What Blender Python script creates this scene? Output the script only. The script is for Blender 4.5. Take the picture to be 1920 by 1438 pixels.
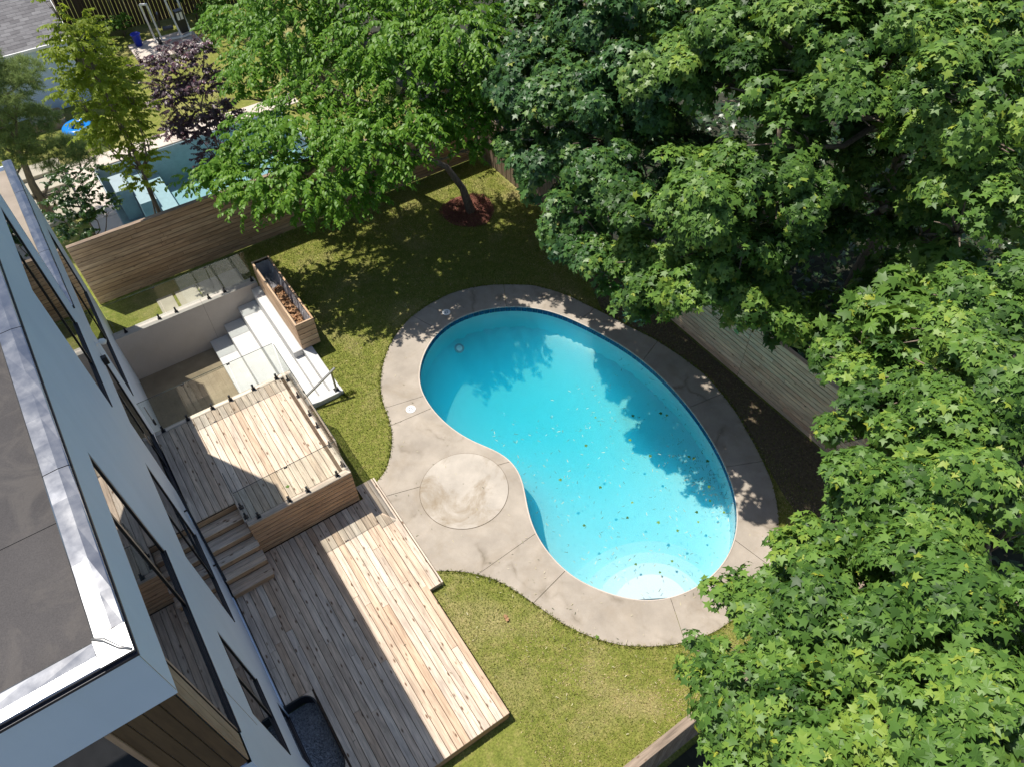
import bpy, math, random
import numpy as np
from mathutils import Vector, Matrix
from mathutils.geometry import tessellate_polygon

random.seed(7)
rng = np.random.default_rng(11)
R = math.radians
scene = bpy.context.scene
COL = scene.collection
for o in list(bpy.data.objects):
    bpy.data.objects.remove(o)

# ------------------------------------------------------------------ camera
CAM_H = 14.95
cam_data = bpy.data.cameras.new('camera')
cam = bpy.data.objects.new('camera', cam_data)
COL.objects.link(cam)
cam_data.sensor_fit = 'HORIZONTAL'
cam_data.sensor_width = 36.0
cam_data.lens = 36.0 * 1399.19 / 1920.0
cam_data.clip_end = 1000
cam.matrix_world = (Matrix.Translation((0, 0, CAM_H))
                    @ Matrix.Rotation(R(236.9969 + 90), 4, 'Z')
                    @ Matrix.Rotation(R(40.3771), 4, 'X')
                    @ Matrix.Rotation(R(-1.5408), 4, 'Z'))
scene.camera = cam

# ------------------------------------------------------------------ sky, sun, exposure
SUN = Vector((-0.2247, 0.395, 1.0)).normalized()
world = bpy.data.worlds.new('World')
scene.world = world
world.use_nodes = True
wn = world.node_tree.nodes
wl = world.node_tree.links
bg = wn['Background']
sky = wn.new('ShaderNodeTexSky')
sky.sky_type = 'NISHITA'
sky.sun_disc = False
sky.sun_elevation = math.asin(SUN.z)
sky.sun_rotation = math.atan2(SUN.x, SUN.y)
wl.new(sky.outputs['Color'], bg.inputs['Color'])
bg.inputs['Strength'].default_value = 0.10
sun_data = bpy.data.lights.new('sun', 'SUN')
sun_data.energy = 4.9
sun_data.angle = R(0.53)
sun_data.color = (1.0, 0.95, 0.87)
sun = bpy.data.objects.new('sun', sun_data)
COL.objects.link(sun)
sun.rotation_euler = SUN.to_track_quat('Z', 'Y').to_euler()
scene.view_settings.view_transform = 'Standard'
scene.view_settings.look = 'None'
scene.view_settings.gamma = 1.0
scene.view_settings.exposure = 0.30
scene.view_settings.use_curve_mapping = False
scene.render.engine = 'CYCLES'
scene.cycles.max_bounces = 7
scene.cycles.volume_bounces = 3
scene.cycles.transparent_max_bounces = 12

# ------------------------------------------------------------------ materials
class NT:
    def __init__(self, name):
        self.m = bpy.data.materials.new(name)
        self.m.use_nodes = True
        self.t = self.m.node_tree
        self.n = self.t.nodes
        self.l = self.t.links
        self.bsdf = self.n['Principled BSDF']
        self.out = self.n['Material Output']
    def node(self, kind, **kw):
        nd = self.n.new('ShaderNode' + kind)
        for k, v in kw.items():
            if k in nd.inputs:
                nd.inputs[k].default_value = v
            else:
                setattr(nd, k, v)
        return nd
    def link(self, a, b):
        self.l.new(a, b)
    def setp(self, **kw):
        for k, v in kw.items():
            self.bsdf.inputs[k.replace('_', ' ')].default_value = v
    def coord(self, scale=(1, 1, 1), kind='Object', rand=False):
        tc = self.node('TexCoord')
        mp = self.node('Mapping')
        mp.inputs['Scale'].default_value = scale
        if rand:
            oi = self.node('ObjectInfo')
            mu = self.node('Math', operation='MULTIPLY')
            mu.inputs[1].default_value = 61.7
            self.link(oi.outputs['Random'], mu.inputs[0])
            cx = self.node('CombineXYZ')
            self.link(mu.outputs[0], cx.inputs[0])
            self.link(mu.outputs[0], cx.inputs[1])
            ad = self.node('VectorMath', operation='ADD')
            self.link(tc.outputs[kind], ad.inputs[0])
            self.link(cx.outputs[0], ad.inputs[1])
            self.link(ad.outputs[0], mp.inputs['Vector'])
        else:
            self.link(tc.outputs[kind], mp.inputs['Vector'])
        return mp.outputs[0]
    def noise(self, vec, scale, detail=4, rough=0.55, dist=0.0):
        nz = self.node('TexNoise')
        nz.inputs['Scale'].default_value = scale
        nz.inputs['Detail'].default_value = detail
        nz.inputs['Roughness'].default_value = rough
        nz.inputs['Distortion'].default_value = dist
        self.link(vec, nz.inputs['Vector'])
        return nz.outputs['Fac']
    def ramp(self, fac, stops, interp='LINEAR'):
        r = self.node('ValToRGB')
        r.color_ramp.interpolation = interp
        els = r.color_ramp.elements
        while len(els) < len(stops):
            els.new(0.5)
        for e, (p, c) in zip(els, stops):
            e.position = p
            e.color = (c[0], c[1], c[2], 1) if not isinstance(c, (int, float)) else (c, c, c, 1)
        self.link(fac, r.inputs[0])
        return r.outputs['Color']
    def mix(self, fac, a, b, mode='MIX'):
        mx = self.node('MixRGB', blend_type=mode)
        for s, v in ((0, fac), (1, a), (2, b)):
            if hasattr(v, 'links'):
                self.link(v, mx.inputs[s])
            elif s == 0:
                mx.inputs[0].default_value = v
            else:
                mx.inputs[s].default_value = (v[0], v[1], v[2], 1)
        return mx.outputs[0]
    def bump(self, h, strength=0.3, dist=0.02):
        b = self.node('Bump')
        b.inputs['Strength'].default_value = strength
        b.inputs['Distance'].default_value = dist
        self.link(h, b.inputs['Height'])
        self.link(b.outputs[0], self.bsdf.inputs['Normal'])
    def col(self, c):
        self.link(c, self.bsdf.inputs['Base Color'])

def plain(name, c, rough=0.6, metal=0.0, var=0.0, scale=6.0, spec=0.5):
    t = NT(name)
    t.setp(Roughness=rough, Metallic=metal)
    t.bsdf.inputs['Specular IOR Level'].default_value = spec
    if var:
        f = t.noise(t.coord(), scale, 5)
        d = tuple(x * (1 - var) for x in c)
        u = tuple(min(1, x * (1 + var)) for x in c)
        t.col(t.ramp(f, [(0.25, d), (0.75, u)]))
    else:
        t.setp(Base_Color=(c[0], c[1], c[2], 1))
    return t.m

def wood(name, tones, knot=(0.16, 0.09, 0.05), rough=0.7, grain=0.22, kn=0.055):
    t = NT(name)
    oi = t.node('ObjectInfo')
    base = t.ramp(oi.outputs['Random'], [(i / (len(tones) - 1), c) for i, c in enumerate(tones)])
    v = t.coord((0.9, 13, 13), rand=True)
    g = t.noise(v, 2.2, 6, 0.62, 0.6)
    gr = t.ramp(g, [(0.3, (1 - grain * 1.6,) * 3), (0.62, (1 + grain * 0.3,) * 3)])
    c = t.mix(1.0, base, gr, 'MULTIPLY')
    blot = t.noise(t.coord((0.8, 3, 3), rand=True), 1.7, 3)
    bl = t.ramp(blot, [(0.35, (0.82, 0.80, 0.80)), (0.65, (1.08, 1.07, 1.06))])
    c = t.mix(1.0, c, bl, 'MULTIPLY')
    vo = t.node('TexVoronoi')
    vo.inputs['Scale'].default_value = 1.0
    t.link(t.coord((3.1, 8.5, 8.5), rand=True), vo.inputs['Vector'])
    kf = t.ramp(vo.outputs['Distance'], [(kn, (1, 1, 1)), (kn * 2.6, (0, 0, 0))])
    c = t.mix(kf, c, knot)
    t.col(c)
    t.setp(Roughness=rough)
    t.bsdf.inputs['Specular IOR Level'].default_value = 0.3
    t.bump(g, 0.25, 0.004)
    return t.m

M = {}
M['deck'] = wood('cedar_deck', [(0.63, 0.45, 0.305), (0.72, 0.59, 0.455), (0.67, 0.51, 0.37), (0.79, 0.68, 0.55), (0.64, 0.52, 0.41), (0.76, 0.63, 0.49), (0.70, 0.53, 0.38)], grain=0.26, kn=0.075)
M['fascia'] = wood('cedar_fascia', [(0.52, 0.31, 0.17), (0.58, 0.36, 0.20), (0.54, 0.34, 0.20)], grain=0.3)
M['planter'] = wood('cedar_planter', [(0.60, 0.42, 0.27), (0.62, 0.45, 0.30), (0.54, 0.35, 0.21)], grain=0.2)
M['fence_brown'] = wood('fence_brown', [(0.45, 0.29, 0.17), (0.56, 0.37, 0.22), (0.50, 0.33, 0.20), (0.62, 0.43, 0.27), (0.47, 0.30, 0.175)], grain=0.26)
M['fence_pale'] = wood('fence_pale', [(0.82, 0.58, 0.36), (0.86, 0.66, 0.43), (0.78, 0.52, 0.33), (0.85, 0.68, 0.46)], grain=0.25)
M['fence_grey'] = wood('fence_grey', [(0.30, 0.22, 0.16), (0.36, 0.28, 0.21), (0.27, 0.20, 0.14)], grain=0.3)
M['fence_dark'] = wood('fence_dark', [(0.10, 0.065, 0.04), (0.13, 0.085, 0.05), (0.08, 0.05, 0.035)], grain=0.3)

def concrete(name, c, var=0.12, stain=0.0, rough=0.8, crack=0.0, kind='Object'):
    t = NT(name)
    v = t.coord(kind=kind)
    a = t.noise(v, 1.3, 6, 0.6)
    col = t.ramp(a, [(0.25, tuple(x * (1 - var) for x in c)), (0.75, tuple(min(1, x * (1 + var)) for x in c))])
    fine = t.noise(v, 60, 3, 0.6)
    col = t.mix(1.0, col, t.ramp(fine, [(0.2, (0.9,) * 3), (0.8, (1.06,) * 3)]), 'MULTIPLY')
    if stain:
        s = t.noise(v, 0.9, 8, 0.70, 0.8)
        col = t.mix(t.ramp(s, [(0.48, (0, 0, 0)), (0.70, (stain,) * 3)]), col, (0.26, 0.20, 0.13))
    if crack:
        w = t.node('TexNoise')
        w.inputs['Scale'].default_value = 1.6
        w.inputs['Detail'].default_value = 5
        t.link(v, w.inputs['Vector'])
        ad = t.node('MixRGB', blend_type='LINEAR_LIGHT')
        ad.inputs[0].default_value = 0.35
        t.link(v, ad.inputs[1])
        t.link(w.outputs['Color'], ad.inputs[2])
        vo = t.node('TexVoronoi', feature='DISTANCE_TO_EDGE')
        vo.inputs['Scale'].default_value = 0.55
        t.link(ad.outputs[0], vo.inputs['Vector'])
        cr = t.ramp(vo.outputs['Distance'], [(0.0, (1, 1, 1)), (0.012, (0.6,) * 3), (0.05, (0, 0, 0))])
        msk = t.ramp(t.noise(v, 0.9, 3), [(0.45, (0, 0, 0)), (0.62, (crack,) * 3)])
        col = t.mix(t.mix(1.0, cr, msk, 'MULTIPLY'), col, (0.17, 0.14, 0.10))
    t.col(col)
    t.setp(Roughness=rough)
    t.bsdf.inputs['Specular IOR Level'].default_value = 0.25
    t.bump(fine, 0.15, 0.003)
    return t.m

M['slab'] = concrete('pool_deck_concrete', (0.385, 0.335, 0.278), 0.22, stain=0.42, crack=0.75)
M['disc'] = concrete('disc_concrete', (0.47, 0.42, 0.36), 0.22, stain=1.0)
M['stairs'] = concrete('stair_concrete', (0.62, 0.615, 0.60), 0.10, stain=0.12)
M['pitwall'] = concrete('wall_concrete', (0.52, 0.475, 0.425), 0.07, stain=0.15)
M['pitfloor'] = concrete('pit_floor', (0.31, 0.25, 0.165), 0.35, stain=0.75)
M['paver'] = concrete('paver', (0.42, 0.38, 0.30), 0.2, stain=0.4)
M['coping_stone'] = concrete('coping_stone', (0.58, 0.50, 0.43), 0.12)
M['white_wall'] = None
t = NT('white_stucco_sky_tint')  # white wall; the blue cast of skylight is put into its base colour
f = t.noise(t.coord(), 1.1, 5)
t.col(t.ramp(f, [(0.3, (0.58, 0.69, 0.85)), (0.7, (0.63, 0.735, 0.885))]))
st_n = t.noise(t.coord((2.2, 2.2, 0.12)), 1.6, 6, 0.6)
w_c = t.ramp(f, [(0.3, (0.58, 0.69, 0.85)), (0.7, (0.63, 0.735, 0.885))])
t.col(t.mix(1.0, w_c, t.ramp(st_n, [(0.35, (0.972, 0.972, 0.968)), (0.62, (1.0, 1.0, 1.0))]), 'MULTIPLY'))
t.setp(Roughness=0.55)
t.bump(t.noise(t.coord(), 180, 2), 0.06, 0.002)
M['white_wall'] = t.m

t = NT('roof_felt')
v = t.coord()
f1 = t.noise(v, 90, 3, 0.7)
f2 = t.noise(v, 0.9, 5)
c = t.ramp(f2, [(0.3, (0.050, 0.046, 0.046)), (0.7, (0.078, 0.071, 0.069))])
c = t.mix(1.0, c, t.ramp(f1, [(0.25, (0.72,) * 3), (0.8, (1.25,) * 3)]), 'MULTIPLY')
stn = t.noise(v, 1.7, 7, 0.65, 1.2)
c = t.mix(t.ramp(stn, [(0.50, (0, 0, 0)), (0.62, (0.45,) * 3)]), c, (0.11, 0.098, 0.088))
t.col(c)
t.setp(Roughness=0.9)
t.bump(f1, 0.5, 0.006)
M['felt'] = t.m
M['felt_low'] = concrete('low_roof_felt', (0.30, 0.25, 0.20), 0.25, stain=0.5)

t = NT('galvanised_metal')
v = t.coord()
f = t.noise(v, 2.6, 5, 0.55, 0.4)
t.col(t.ramp(f, [(0.3, (0.27, 0.28, 0.305)), (0.7, (0.38, 0.38, 0.385))]))
t.setp(Metallic=1.0)
t.link(t.ramp(t.noise(v, 6, 6), [(0.3, (0.20,) * 3), (0.7, (0.29,) * 3)]), t.bsdf.inputs['Roughness'])
t.bump(t.noise(v, 1.6, 2), 0.02, 0.012)
M['metal'] = t.m
M['black_metal'] = plain('black_metal', (0.012, 0.012, 0.015), 0.35)
M['navy'] = plain('drip_edge_black', (0.008, 0.009, 0.018), 0.45)
M['grey_metal'] = plain('brushed_steel', (0.34, 0.33, 0.31), 0.4, 0.8)
M['white_plastic'] = plain('white_plastic', (0.8, 0.8, 0.78), 0.4)
M['tan'] = wood('tan_siding', [(0.40, 0.265, 0.165), (0.42, 0.28, 0.18)], kn=0.002, grain=0.12)
M['brown_panel'] = wood('brown_siding', [(0.12, 0.075, 0.035), (0.13, 0.08, 0.04)], kn=0.002, grain=0.15)
M['rubber'] = plain('black_well', (0.015, 0.017, 0.02), 0.45)
M['blue_bin'] = plain('blue_plastic', (0.01, 0.03, 0.45), 0.35)
M['blue_tube'] = plain('blue_vinyl', (0.01, 0.20, 0.62), 0.22)
M['white_paint'] = plain('white_paint', (0.78, 0.77, 0.74), 0.5)
M['pad'] = plain('black_vinyl', (0.02, 0.02, 0.022), 0.4)
M['hose'] = plain('green_hose', (0.02, 0.16, 0.11), 0.4)
M['bark'] = None
t = NT('bark')
v = t.coord((1, 1, 0.25))
f = t.noise(v, 14, 6, 0.65)
t.col(t.ramp(f, [(0.3, (0.10, 0.075, 0.055)), (0.7, (0.28, 0.215, 0.16))]))
t.setp(Roughness=0.9)
t.bump(f, 0.7, 0.02)
M['bark'] = t.m
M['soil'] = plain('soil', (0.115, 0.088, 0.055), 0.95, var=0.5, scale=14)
M['bounce_grey'] = plain('bounce_cut_grey', (0.11, 0.11, 0.115), 0.9, var=0.2, scale=4)  # grey for the added ground that dulls lawn bounce on the house
M['bare_soil'] = plain('bare_soil', (0.36, 0.28, 0.165), 0.95, var=0.35, scale=7)
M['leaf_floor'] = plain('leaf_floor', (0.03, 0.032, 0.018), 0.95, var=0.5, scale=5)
M['mulch'] = plain('red_mulch', (0.20, 0.075, 0.05), 0.9, var=0.5, scale=30)
M['liner'] = plain('plastic_liner', (0.33, 0.32, 0.33), 0.3, var=0.3, scale=5)
M['dry_leaf'] = plain('dry_leaf', (0.36, 0.20, 0.10), 0.8, var=0.6, scale=9)
M['gravel'] = plain('dark_gravel', (0.34, 0.36, 0.38), 0.8, var=0.75, scale=25)

# lawn: fresh and dry patches, yellow-green
def lawn(name, dry=0.5):
    t = NT(name)
    v = t.coord()
    a = t.noise(v, 0.55, 5, 0.6, 0.3)
    b = t.noise(v, 5.0, 5, 0.65)
    c = t.noise(v, 24.0, 6, 0.75)
    col = t.ramp(b, [(0.25, (0.13, 0.16, 0.028)), (0.5, (0.20, 0.22, 0.045)), (0.78, (0.33, 0.29, 0.10))])
    dryc = t.ramp(a, [(0.50, (0, 0, 0)), (0.70, (dry,) * 3)])
    col = t.mix(dryc, col, (0.48, 0.37, 0.21))
    col = t.mix(1.0, col, t.ramp(c, [(0.3, (0.45,) * 3), (0.7, (1.45,) * 3)]), 'MULTIPLY')
    t.col(col)
    t.setp(Roughness=0.9)
    t.bsdf.inputs['Specular IOR Level'].default_value = 0.15
    t.bump(c, 0.8, 0.03)
    return t.m
M['lawn'] = lawn('lawn_grass')
t = NT('grass_blade')
at = t.node('Attribute', attribute_name='var')
t.col(t.ramp(at.outputs['Fac'], [(0.0, (0.11, 0.15, 0.02)), (0.4, (0.21, 0.25, 0.04)), (0.65, (0.33, 0.31, 0.09)), (0.85, (0.50, 0.39, 0.20)), (1.0, (0.62, 0.49, 0.30))]))
t.setp(Roughness=0.7)
t.bsdf.inputs['Specular IOR Level'].default_value = 0.2
M['blade'] = t.m

def leafmat(name, stops, rough=0.36, trans=0.28, tcol=(0.20, 0.36, 0.03), spec=0.5):
    t = NT(name)
    at = t.node('Attribute', attribute_name='var')
    c = t.ramp(at.outputs['Fac'], stops)
    t.col(c)
    t.setp(Roughness=rough)
    t.bsdf.inputs['Specular IOR Level'].default_value = spec
    tr = t.node('BsdfTranslucent')
    tr.inputs['Color'].default_value = (*tcol, 1)
    ms = t.node('MixShader')
    ms.inputs[0].default_value = trans
    t.link(t.bsdf.outputs[0], ms.inputs[1])
    t.link(tr.outputs[0], ms.inputs[2])
    t.link(ms.outputs[0], t.out.inputs['Surface'])
    return t.m
M['maple'] = leafmat('maple_leaf', [(0.0, (0.024, 0.062, 0.010)), (0.4, (0.076, 0.156, 0.027)), (0.75, (0.146, 0.252, 0.042)), (0.93, (0.21, 0.30, 0.045)), (1.0, (0.33, 0.36, 0.04))], rough=0.46, spec=0.26, trans=0.15)
M['maple_dark'] = leafmat('maple_leaf_dark', [(0.0, (0.016, 0.050, 0.014)), (0.5, (0.050, 0.122, 0.028)), (0.92, (0.11, 0.20, 0.036)), (1.0, (0.22, 0.26, 0.04))], trans=0.12, rough=0.42, spec=0.34)
M['cherry'] = leafmat('cherry_leaf', [(0.0, (0.055, 0.140, 0.014)), (0.5, (0.115, 0.235, 0.022)), (1.0, (0.21, 0.33, 0.032))], trans=0.24, tcol=(0.22, 0.46, 0.03), rough=0.46, spec=0.3)
M['yellow_leaf'] = leafmat('yellow_green_leaf', [(0.0, (0.12, 0.175, 0.018)), (0.5, (0.20, 0.26, 0.028)), (1.0, (0.34, 0.37, 0.045))], trans=0.5, tcol=(0.42, 0.52, 0.05), rough=0.5, spec=0.3)
M['purple_leaf'] = leafmat('purple_leaf', [(0.0, (0.075, 0.050, 0.062)), (0.6, (0.13, 0.09, 0.105)), (1.0, (0.22, 0.05, 0.07))], trans=0.15, tcol=(0.25, 0.06, 0.08), rough=0.4, spec=0.5)
M['needle'] = leafmat('pine_needle', [(0.0, (0.13, 0.18, 0.05)), (0.6, (0.23, 0.29, 0.11)), (1.0, (0.36, 0.38, 0.16))], trans=0.45, tcol=(0.32, 0.42, 0.14), rough=0.6, spec=0.2)
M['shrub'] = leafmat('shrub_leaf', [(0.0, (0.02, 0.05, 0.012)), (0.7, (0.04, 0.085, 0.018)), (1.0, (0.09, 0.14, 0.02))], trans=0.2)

# glass sheets: clear with a green cast, mirror by angle
def clear_glass(name, tint):
    t = NT(name)
    t.n.remove(t.bsdf)
    tr = t.node('BsdfTransparent')
    tr.inputs['Color'].default_value = (*tint, 1)
    gl = t.node('BsdfGlossy')
    gl.inputs['Roughness'].default_value = 0.02
    lw = t.node('LayerWeight')
    lw.inputs['Blend'].default_value = 0.5
    pw = t.node('Math', operation='POWER')
    pw.inputs[1].default_value = 5.0
    t.link(lw.outputs['Facing'], pw.inputs[0])
    fr = t.node('Math', operation='MULTIPLY_ADD')
    fr.inputs[1].default_value = 0.95
    fr.inputs[2].default_value = 0.05
    t.link(pw.outputs[0], fr.inputs[0])
    ms = t.node('MixShader')
    t.link(fr.outputs[0], ms.inputs[0])
    t.link(tr.outputs[0], ms.inputs[1])
    t.link(gl.outputs[0], ms.inputs[2])
    t.link(ms.outputs[0], t.out.inputs['Surface'])
    return t.m
M['glass_edge'] = plain('glass_edge', (0.02, 0.035, 0.03), 0.15)
M['glass'] = clear_glass('railing_glass', (0.915, 0.94, 0.93))
M['pane'] = plain('window_glass', (0.012, 0.016, 0.018), 0.015, spec=0.9)

# pool water: clear surface, closed body that absorbs red
def water(name, colour, density, bump=0.02, scatter=0.0):
    t = NT(name)
    t.n.remove(t.bsdf)
    tr = t.node('BsdfTransparent')
    gl = t.node('BsdfGlossy')
    gl.inputs['Roughness'].default_value = 0.03
    lw = t.node('LayerWeight')
    lw.inputs['Blend'].default_value = 0.5
    pw = t.node('Math', operation='POWER')
    pw.inputs[1].default_value = 5.0
    t.link(lw.outputs['Facing'], pw.inputs[0])
    fr = t.node('Math', operation='MULTIPLY_ADD')
    fr.inputs[1].default_value = 0.95
    fr.inputs[2].default_value = 0.02
    t.link(pw.outputs[0], fr.inputs[0])
    b = t.node('Bump')
    b.inputs['Strength'].default_value = bump
    b.inputs['Distance'].default_value = 0.05
    t.link(t.noise(t.coord(), 2.2, 3), b.inputs['Height'])
    t.link(b.outputs[0], gl.inputs['Normal'])
    t.link(b.outputs[0], lw.inputs['Normal'])
    ms = t.node('MixShader')
    t.link(fr.outputs[0], ms.inputs[0])
    t.link(tr.outputs[0], ms.inputs[1])
    t.link(gl.outputs[0], ms.inputs[2])
    t.link(ms.outputs[0], t.out.inputs['Surface'])
    va = t.node('VolumeAbsorption')
    va.inputs['Color'].default_value = (*colour, 1)
    va.inputs['Density'].default_value = density
    if scatter:
        vs = t.node('VolumeScatter')
        vs.inputs['Color'].default_value = (0.05, 0.66, 1.0, 1)
        vs.inputs['Density'].default_value = scatter
        vs.inputs['Anisotropy'].default_value = 0.3
        ad = t.node('AddShader')
        t.link(va.outputs[0], ad.inputs[0])
        t.link(vs.outputs[0], ad.inputs[1])
        t.link(ad.outputs[0], t.out.inputs['Volume'])
    else:
        t.link(va.outputs[0], t.out.inputs['Volume'])
    return t.m
M['water'] = water('pool_water', (0.16, 0.905, 0.985), 0.80, scatter=0.46)
M['water2'] = water('neighbour_water', (0.62, 0.90, 0.93), 0.4, 0.25)
M['plaster'] = plain('pool_plaster', (0.57, 0.60, 0.62), 0.7, var=0.03, scale=2)
M['plaster2'] = plain('neighbour_plaster', (0.34, 0.41, 0.43), 0.7, var=0.1)
M['tile'] = wood('blue_tile', [(0.010, 0.045, 0.13), (0.012, 0.065, 0.18), (0.016, 0.055, 0.15)], kn=0.001, grain=0.1, rough=0.2)
M['shingle'] = wood('grey_shingle', [(0.20, 0.195, 0.20), (0.25, 0.245, 0.25), (0.17, 0.165, 0.17), (0.23, 0.225, 0.23)], kn=0.001, grain=0.15, rough=0.9)

# ------------------------------------------------------------------ mesh helpers
def mesh(name, v, f, mat=None, smooth=False):
    me = bpy.data.meshes.new(name)
    me.from_pydata([tuple(p) for p in v], [], f)
    if mat:
        me.materials.append(M[mat])
    if smooth:
        me.polygons.foreach_set('use_smooth', [True] * len(me.polygons))
    me.update()
    return me

def wmat(o):
    m_ = o.matrix_basis.copy()
    while o.parent is not None:
        o = o.parent
        m_ = o.matrix_basis @ m_
    return m_

def obj(name, me, loc=(0, 0, 0), rot=(0, 0, 0), parent=None):
    """place an object by its world position and turn, whatever its parent"""
    o = bpy.data.objects.new(name, me)
    COL.objects.link(o)
    o.location = loc
    o.rotation_euler = rot
    if parent is not None:
        m_ = wmat(parent).inverted() @ o.matrix_basis
        o.parent = parent
        o.matrix_basis = m_
    return o

def wloc(o):
    return wmat(o).translation

def thing(name, label, cat, loc=(0, 0, 0), group=None):
    o = bpy.data.objects.new(name, None)
    o.empty_display_size = 0.2
    COL.objects.link(o)
    o.location = loc
    return tag(o, label, cat, group)

def tag(o, label, cat, group=None):
    o['label'] = label
    o['category'] = cat
    if group:
        o['group'] = group
    return o

def structure(o):
    o['kind'] = 'structure'
    return o

def stuff(o):
    o['kind'] = 'stuff'
    return o

def boxv(x0, x1, y0, y1, z0, z1):
    return [(x0, y0, z0), (x1, y0, z0), (x1, y1, z0), (x0, y1, z0), (x0, y0, z1), (x1, y0, z1), (x1, y1, z1), (x0, y1, z1)]
BOXF = [(0, 3, 2, 1), (4, 5, 6, 7), (0, 1, 5, 4), (1, 2, 6, 5), (2, 3, 7, 6), (3, 0, 4, 7)]

def boxes(name, lst, mat):
    v, f = [], []
    for b in lst:
        k = len(v)
        v += boxv(*b)
        f += [tuple(i + k for i in q) for q in BOXF]
    return mesh(name, v, f, mat)

_chcache = {}
def chbox(name, sx, sy, sz, mat, ch=0.006):
    """box with chamfered edges centred on the origin, sizes sx, sy, sz"""
    key = (round(sx, 3), round(sy, 3), round(sz, 3), mat, ch)
    if key in _chcache:
        return _chcache[key]
    v, f, idx = [], [], {}
    h = (sx / 2, sy / 2, sz / 2)
    for a in range(3):
        for s0 in (-1, 1):
            for s1 in (-1, 1):
                for s2 in (-1, 1):
                    s = (s0, s1, s2)
                    p = [s[i] * (h[i] - (0 if i == a else ch)) for i in range(3)]
                    idx[(a, s)] = len(v)
                    v.append(tuple(p))
    def q(l, n):
        pts = [Vector(v[i]) for i in l]
        nn = (pts[1] - pts[0]).cross(pts[2] - pts[1])
        f.append(tuple(l) if nn.dot(n) > 0 else tuple(reversed(l)))
    for a in range(3):
        b, c = (a + 1) % 3, (a + 2) % 3
        for s in (-1, 1):
            def k(sb, sc, aa):
                t = [0, 0, 0]
                t[a], t[b], t[c] = s, sb, sc
                return idx[(aa, tuple(t))]
            n = Vector((0, 0, 0))
            n[a] = s
            q([k(-1, -1, a), k(1, -1, a), k(1, 1, a), k(-1, 1, a)], n)
            for sb in (-1, 1):          # edge between faces a(s) and b(sb)
                n2 = Vector((0, 0, 0))
                n2[a], n2[b] = s, sb
                q([k(sb, -1, a), k(sb, 1, a), k(sb, 1, b), k(sb, -1, b)], n2)
    for s0 in (-1, 1):
        for s1 in (-1, 1):
            for s2 in (-1, 1):
                s = (s0, s1, s2)
                q([idx[(0, s)], idx[(1, s)], idx[(2, s)]], Vector(s))
    me = mesh(name, v, f, mat)
    _chcache[key] = me
    return me

def board(name, p0, p1, width, thick, mat, parent=None, up='Z', ch=0.006):
    """plank whose axis runs p0 -> p1 through its centre; width sideways, thick along up"""
    a, b = Vector(p0), Vector(p1)
    d = b - a
    L = d.length
    x = d.normalized()
    upv = Vector((0, 0, 1)) if up == 'Z' else (Vector((0, 1, 0)) if up == 'Y' else Vector((1, 0, 0)))
    y = upv.cross(x).normalized()
    z = x.cross(y)
    me = chbox(name, L, width, thick, mat, ch)
    rot = Matrix((x, y, z)).transposed().to_euler()
    return obj(name, me, (a + b) / 2, rot, parent)

def bar(name, p0, p1, w, h, mat, parent=None, ch=0.004):
    d = (Vector(p1) - Vector(p0)).normalized()
    return board(name, p0, p1, w, h, mat, parent, 'X' if abs(d.z) > 0.9 else 'Z', ch)

def tube(pts, rads, n=8, cap=True):
    v, f = [], []
    pts = [Vector(p) for p in pts]
    ref = None
    for i, p in enumerate(pts):
        d = (pts[min(i + 1, len(pts) - 1)] - pts[max(i - 1, 0)]).normalized()
        if ref is None:
            ref = d.orthogonal().normalized()
        ref = (ref - d * ref.dot(d)).normalized()
        s = d.cross(ref)
        for k in range(n):
            a = 2 * math.pi * k / n
            v.append(p + (ref * math.cos(a) + s * math.sin(a)) * rads[i])
    for i in range(len(pts) - 1):
        for k in range(n):
            f.append((i * n + k, i * n + (k + 1) % n, (i + 1) * n + (k + 1) % n, (i + 1) * n + k))
    if cap:
        f.append(tuple(range(n - 1, -1, -1)))
        f.append(tuple((len(pts) - 1) * n + k for k in range(n)))
    return v, f

def prism(poly, z0, z1):
    n = len(poly)
    if sum(poly[i][0] * poly[(i + 1) % n][1] - poly[(i + 1) % n][0] * poly[i][1] for i in range(n)) < 0:
        poly = poly[::-1]
    v = [(x, y, z0) for x, y in poly] + [(x, y, z1) for x, y in poly]
    tri = tessellate_polygon([[Vector((x, y, 0)) for x, y in poly]])
    f = []
    for t_ in tri:
        a, b, c = (Vector(v[i]) for i in t_)
        t_ = tuple(t_) if (b - a).cross(c - a).z > 0 else tuple(reversed(t_))
        f.append(tuple(i + n for i in t_))
        f.append(tuple(reversed(t_)))
    for i in range(n):
        j = (i + 1) % n
        f.append((i, j, j + n, i + n))
    return v, f

def smooth_loop(pts, sub=4):
    n = len(pts)
    out = []
    for i in range(n):
        p0, p1, p2, p3 = (Vector(pts[(i + k - 1) % n]) for k in range(4))
        for s in range(sub):
            u = s / sub
            out.append(tuple(0.5 * ((2 * p1) + (p2 - p0) * u + (2 * p0 - 5 * p1 + 4 * p2 - p3) * u * u + (3 * p1 - p0 - 3 * p2 + p3) * u ** 3)))
    return out

def relax(pts, it=2):
    n = len(pts)
    for _ in range(it):
        pts = [tuple(0.25 * pts[i - 1][k] + 0.5 * pts[i][k] + 0.25 * pts[(i + 1) % n][k] for k in range(2)) for i in range(n)]
    return pts

def offset_loop(pts, d):
    """move a clockwise loop outwards by d"""
    n = len(pts)
    out = []
    for i in range(n):
        t_ = Vector(pts[(i + 1) % n]) - Vector(pts[i - 1])
        nrm = Vector((-t_.y, t_.x)).normalized()
        out.append((pts[i][0] + nrm.x * d, pts[i][1] + nrm.y * d))
    return out

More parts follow.
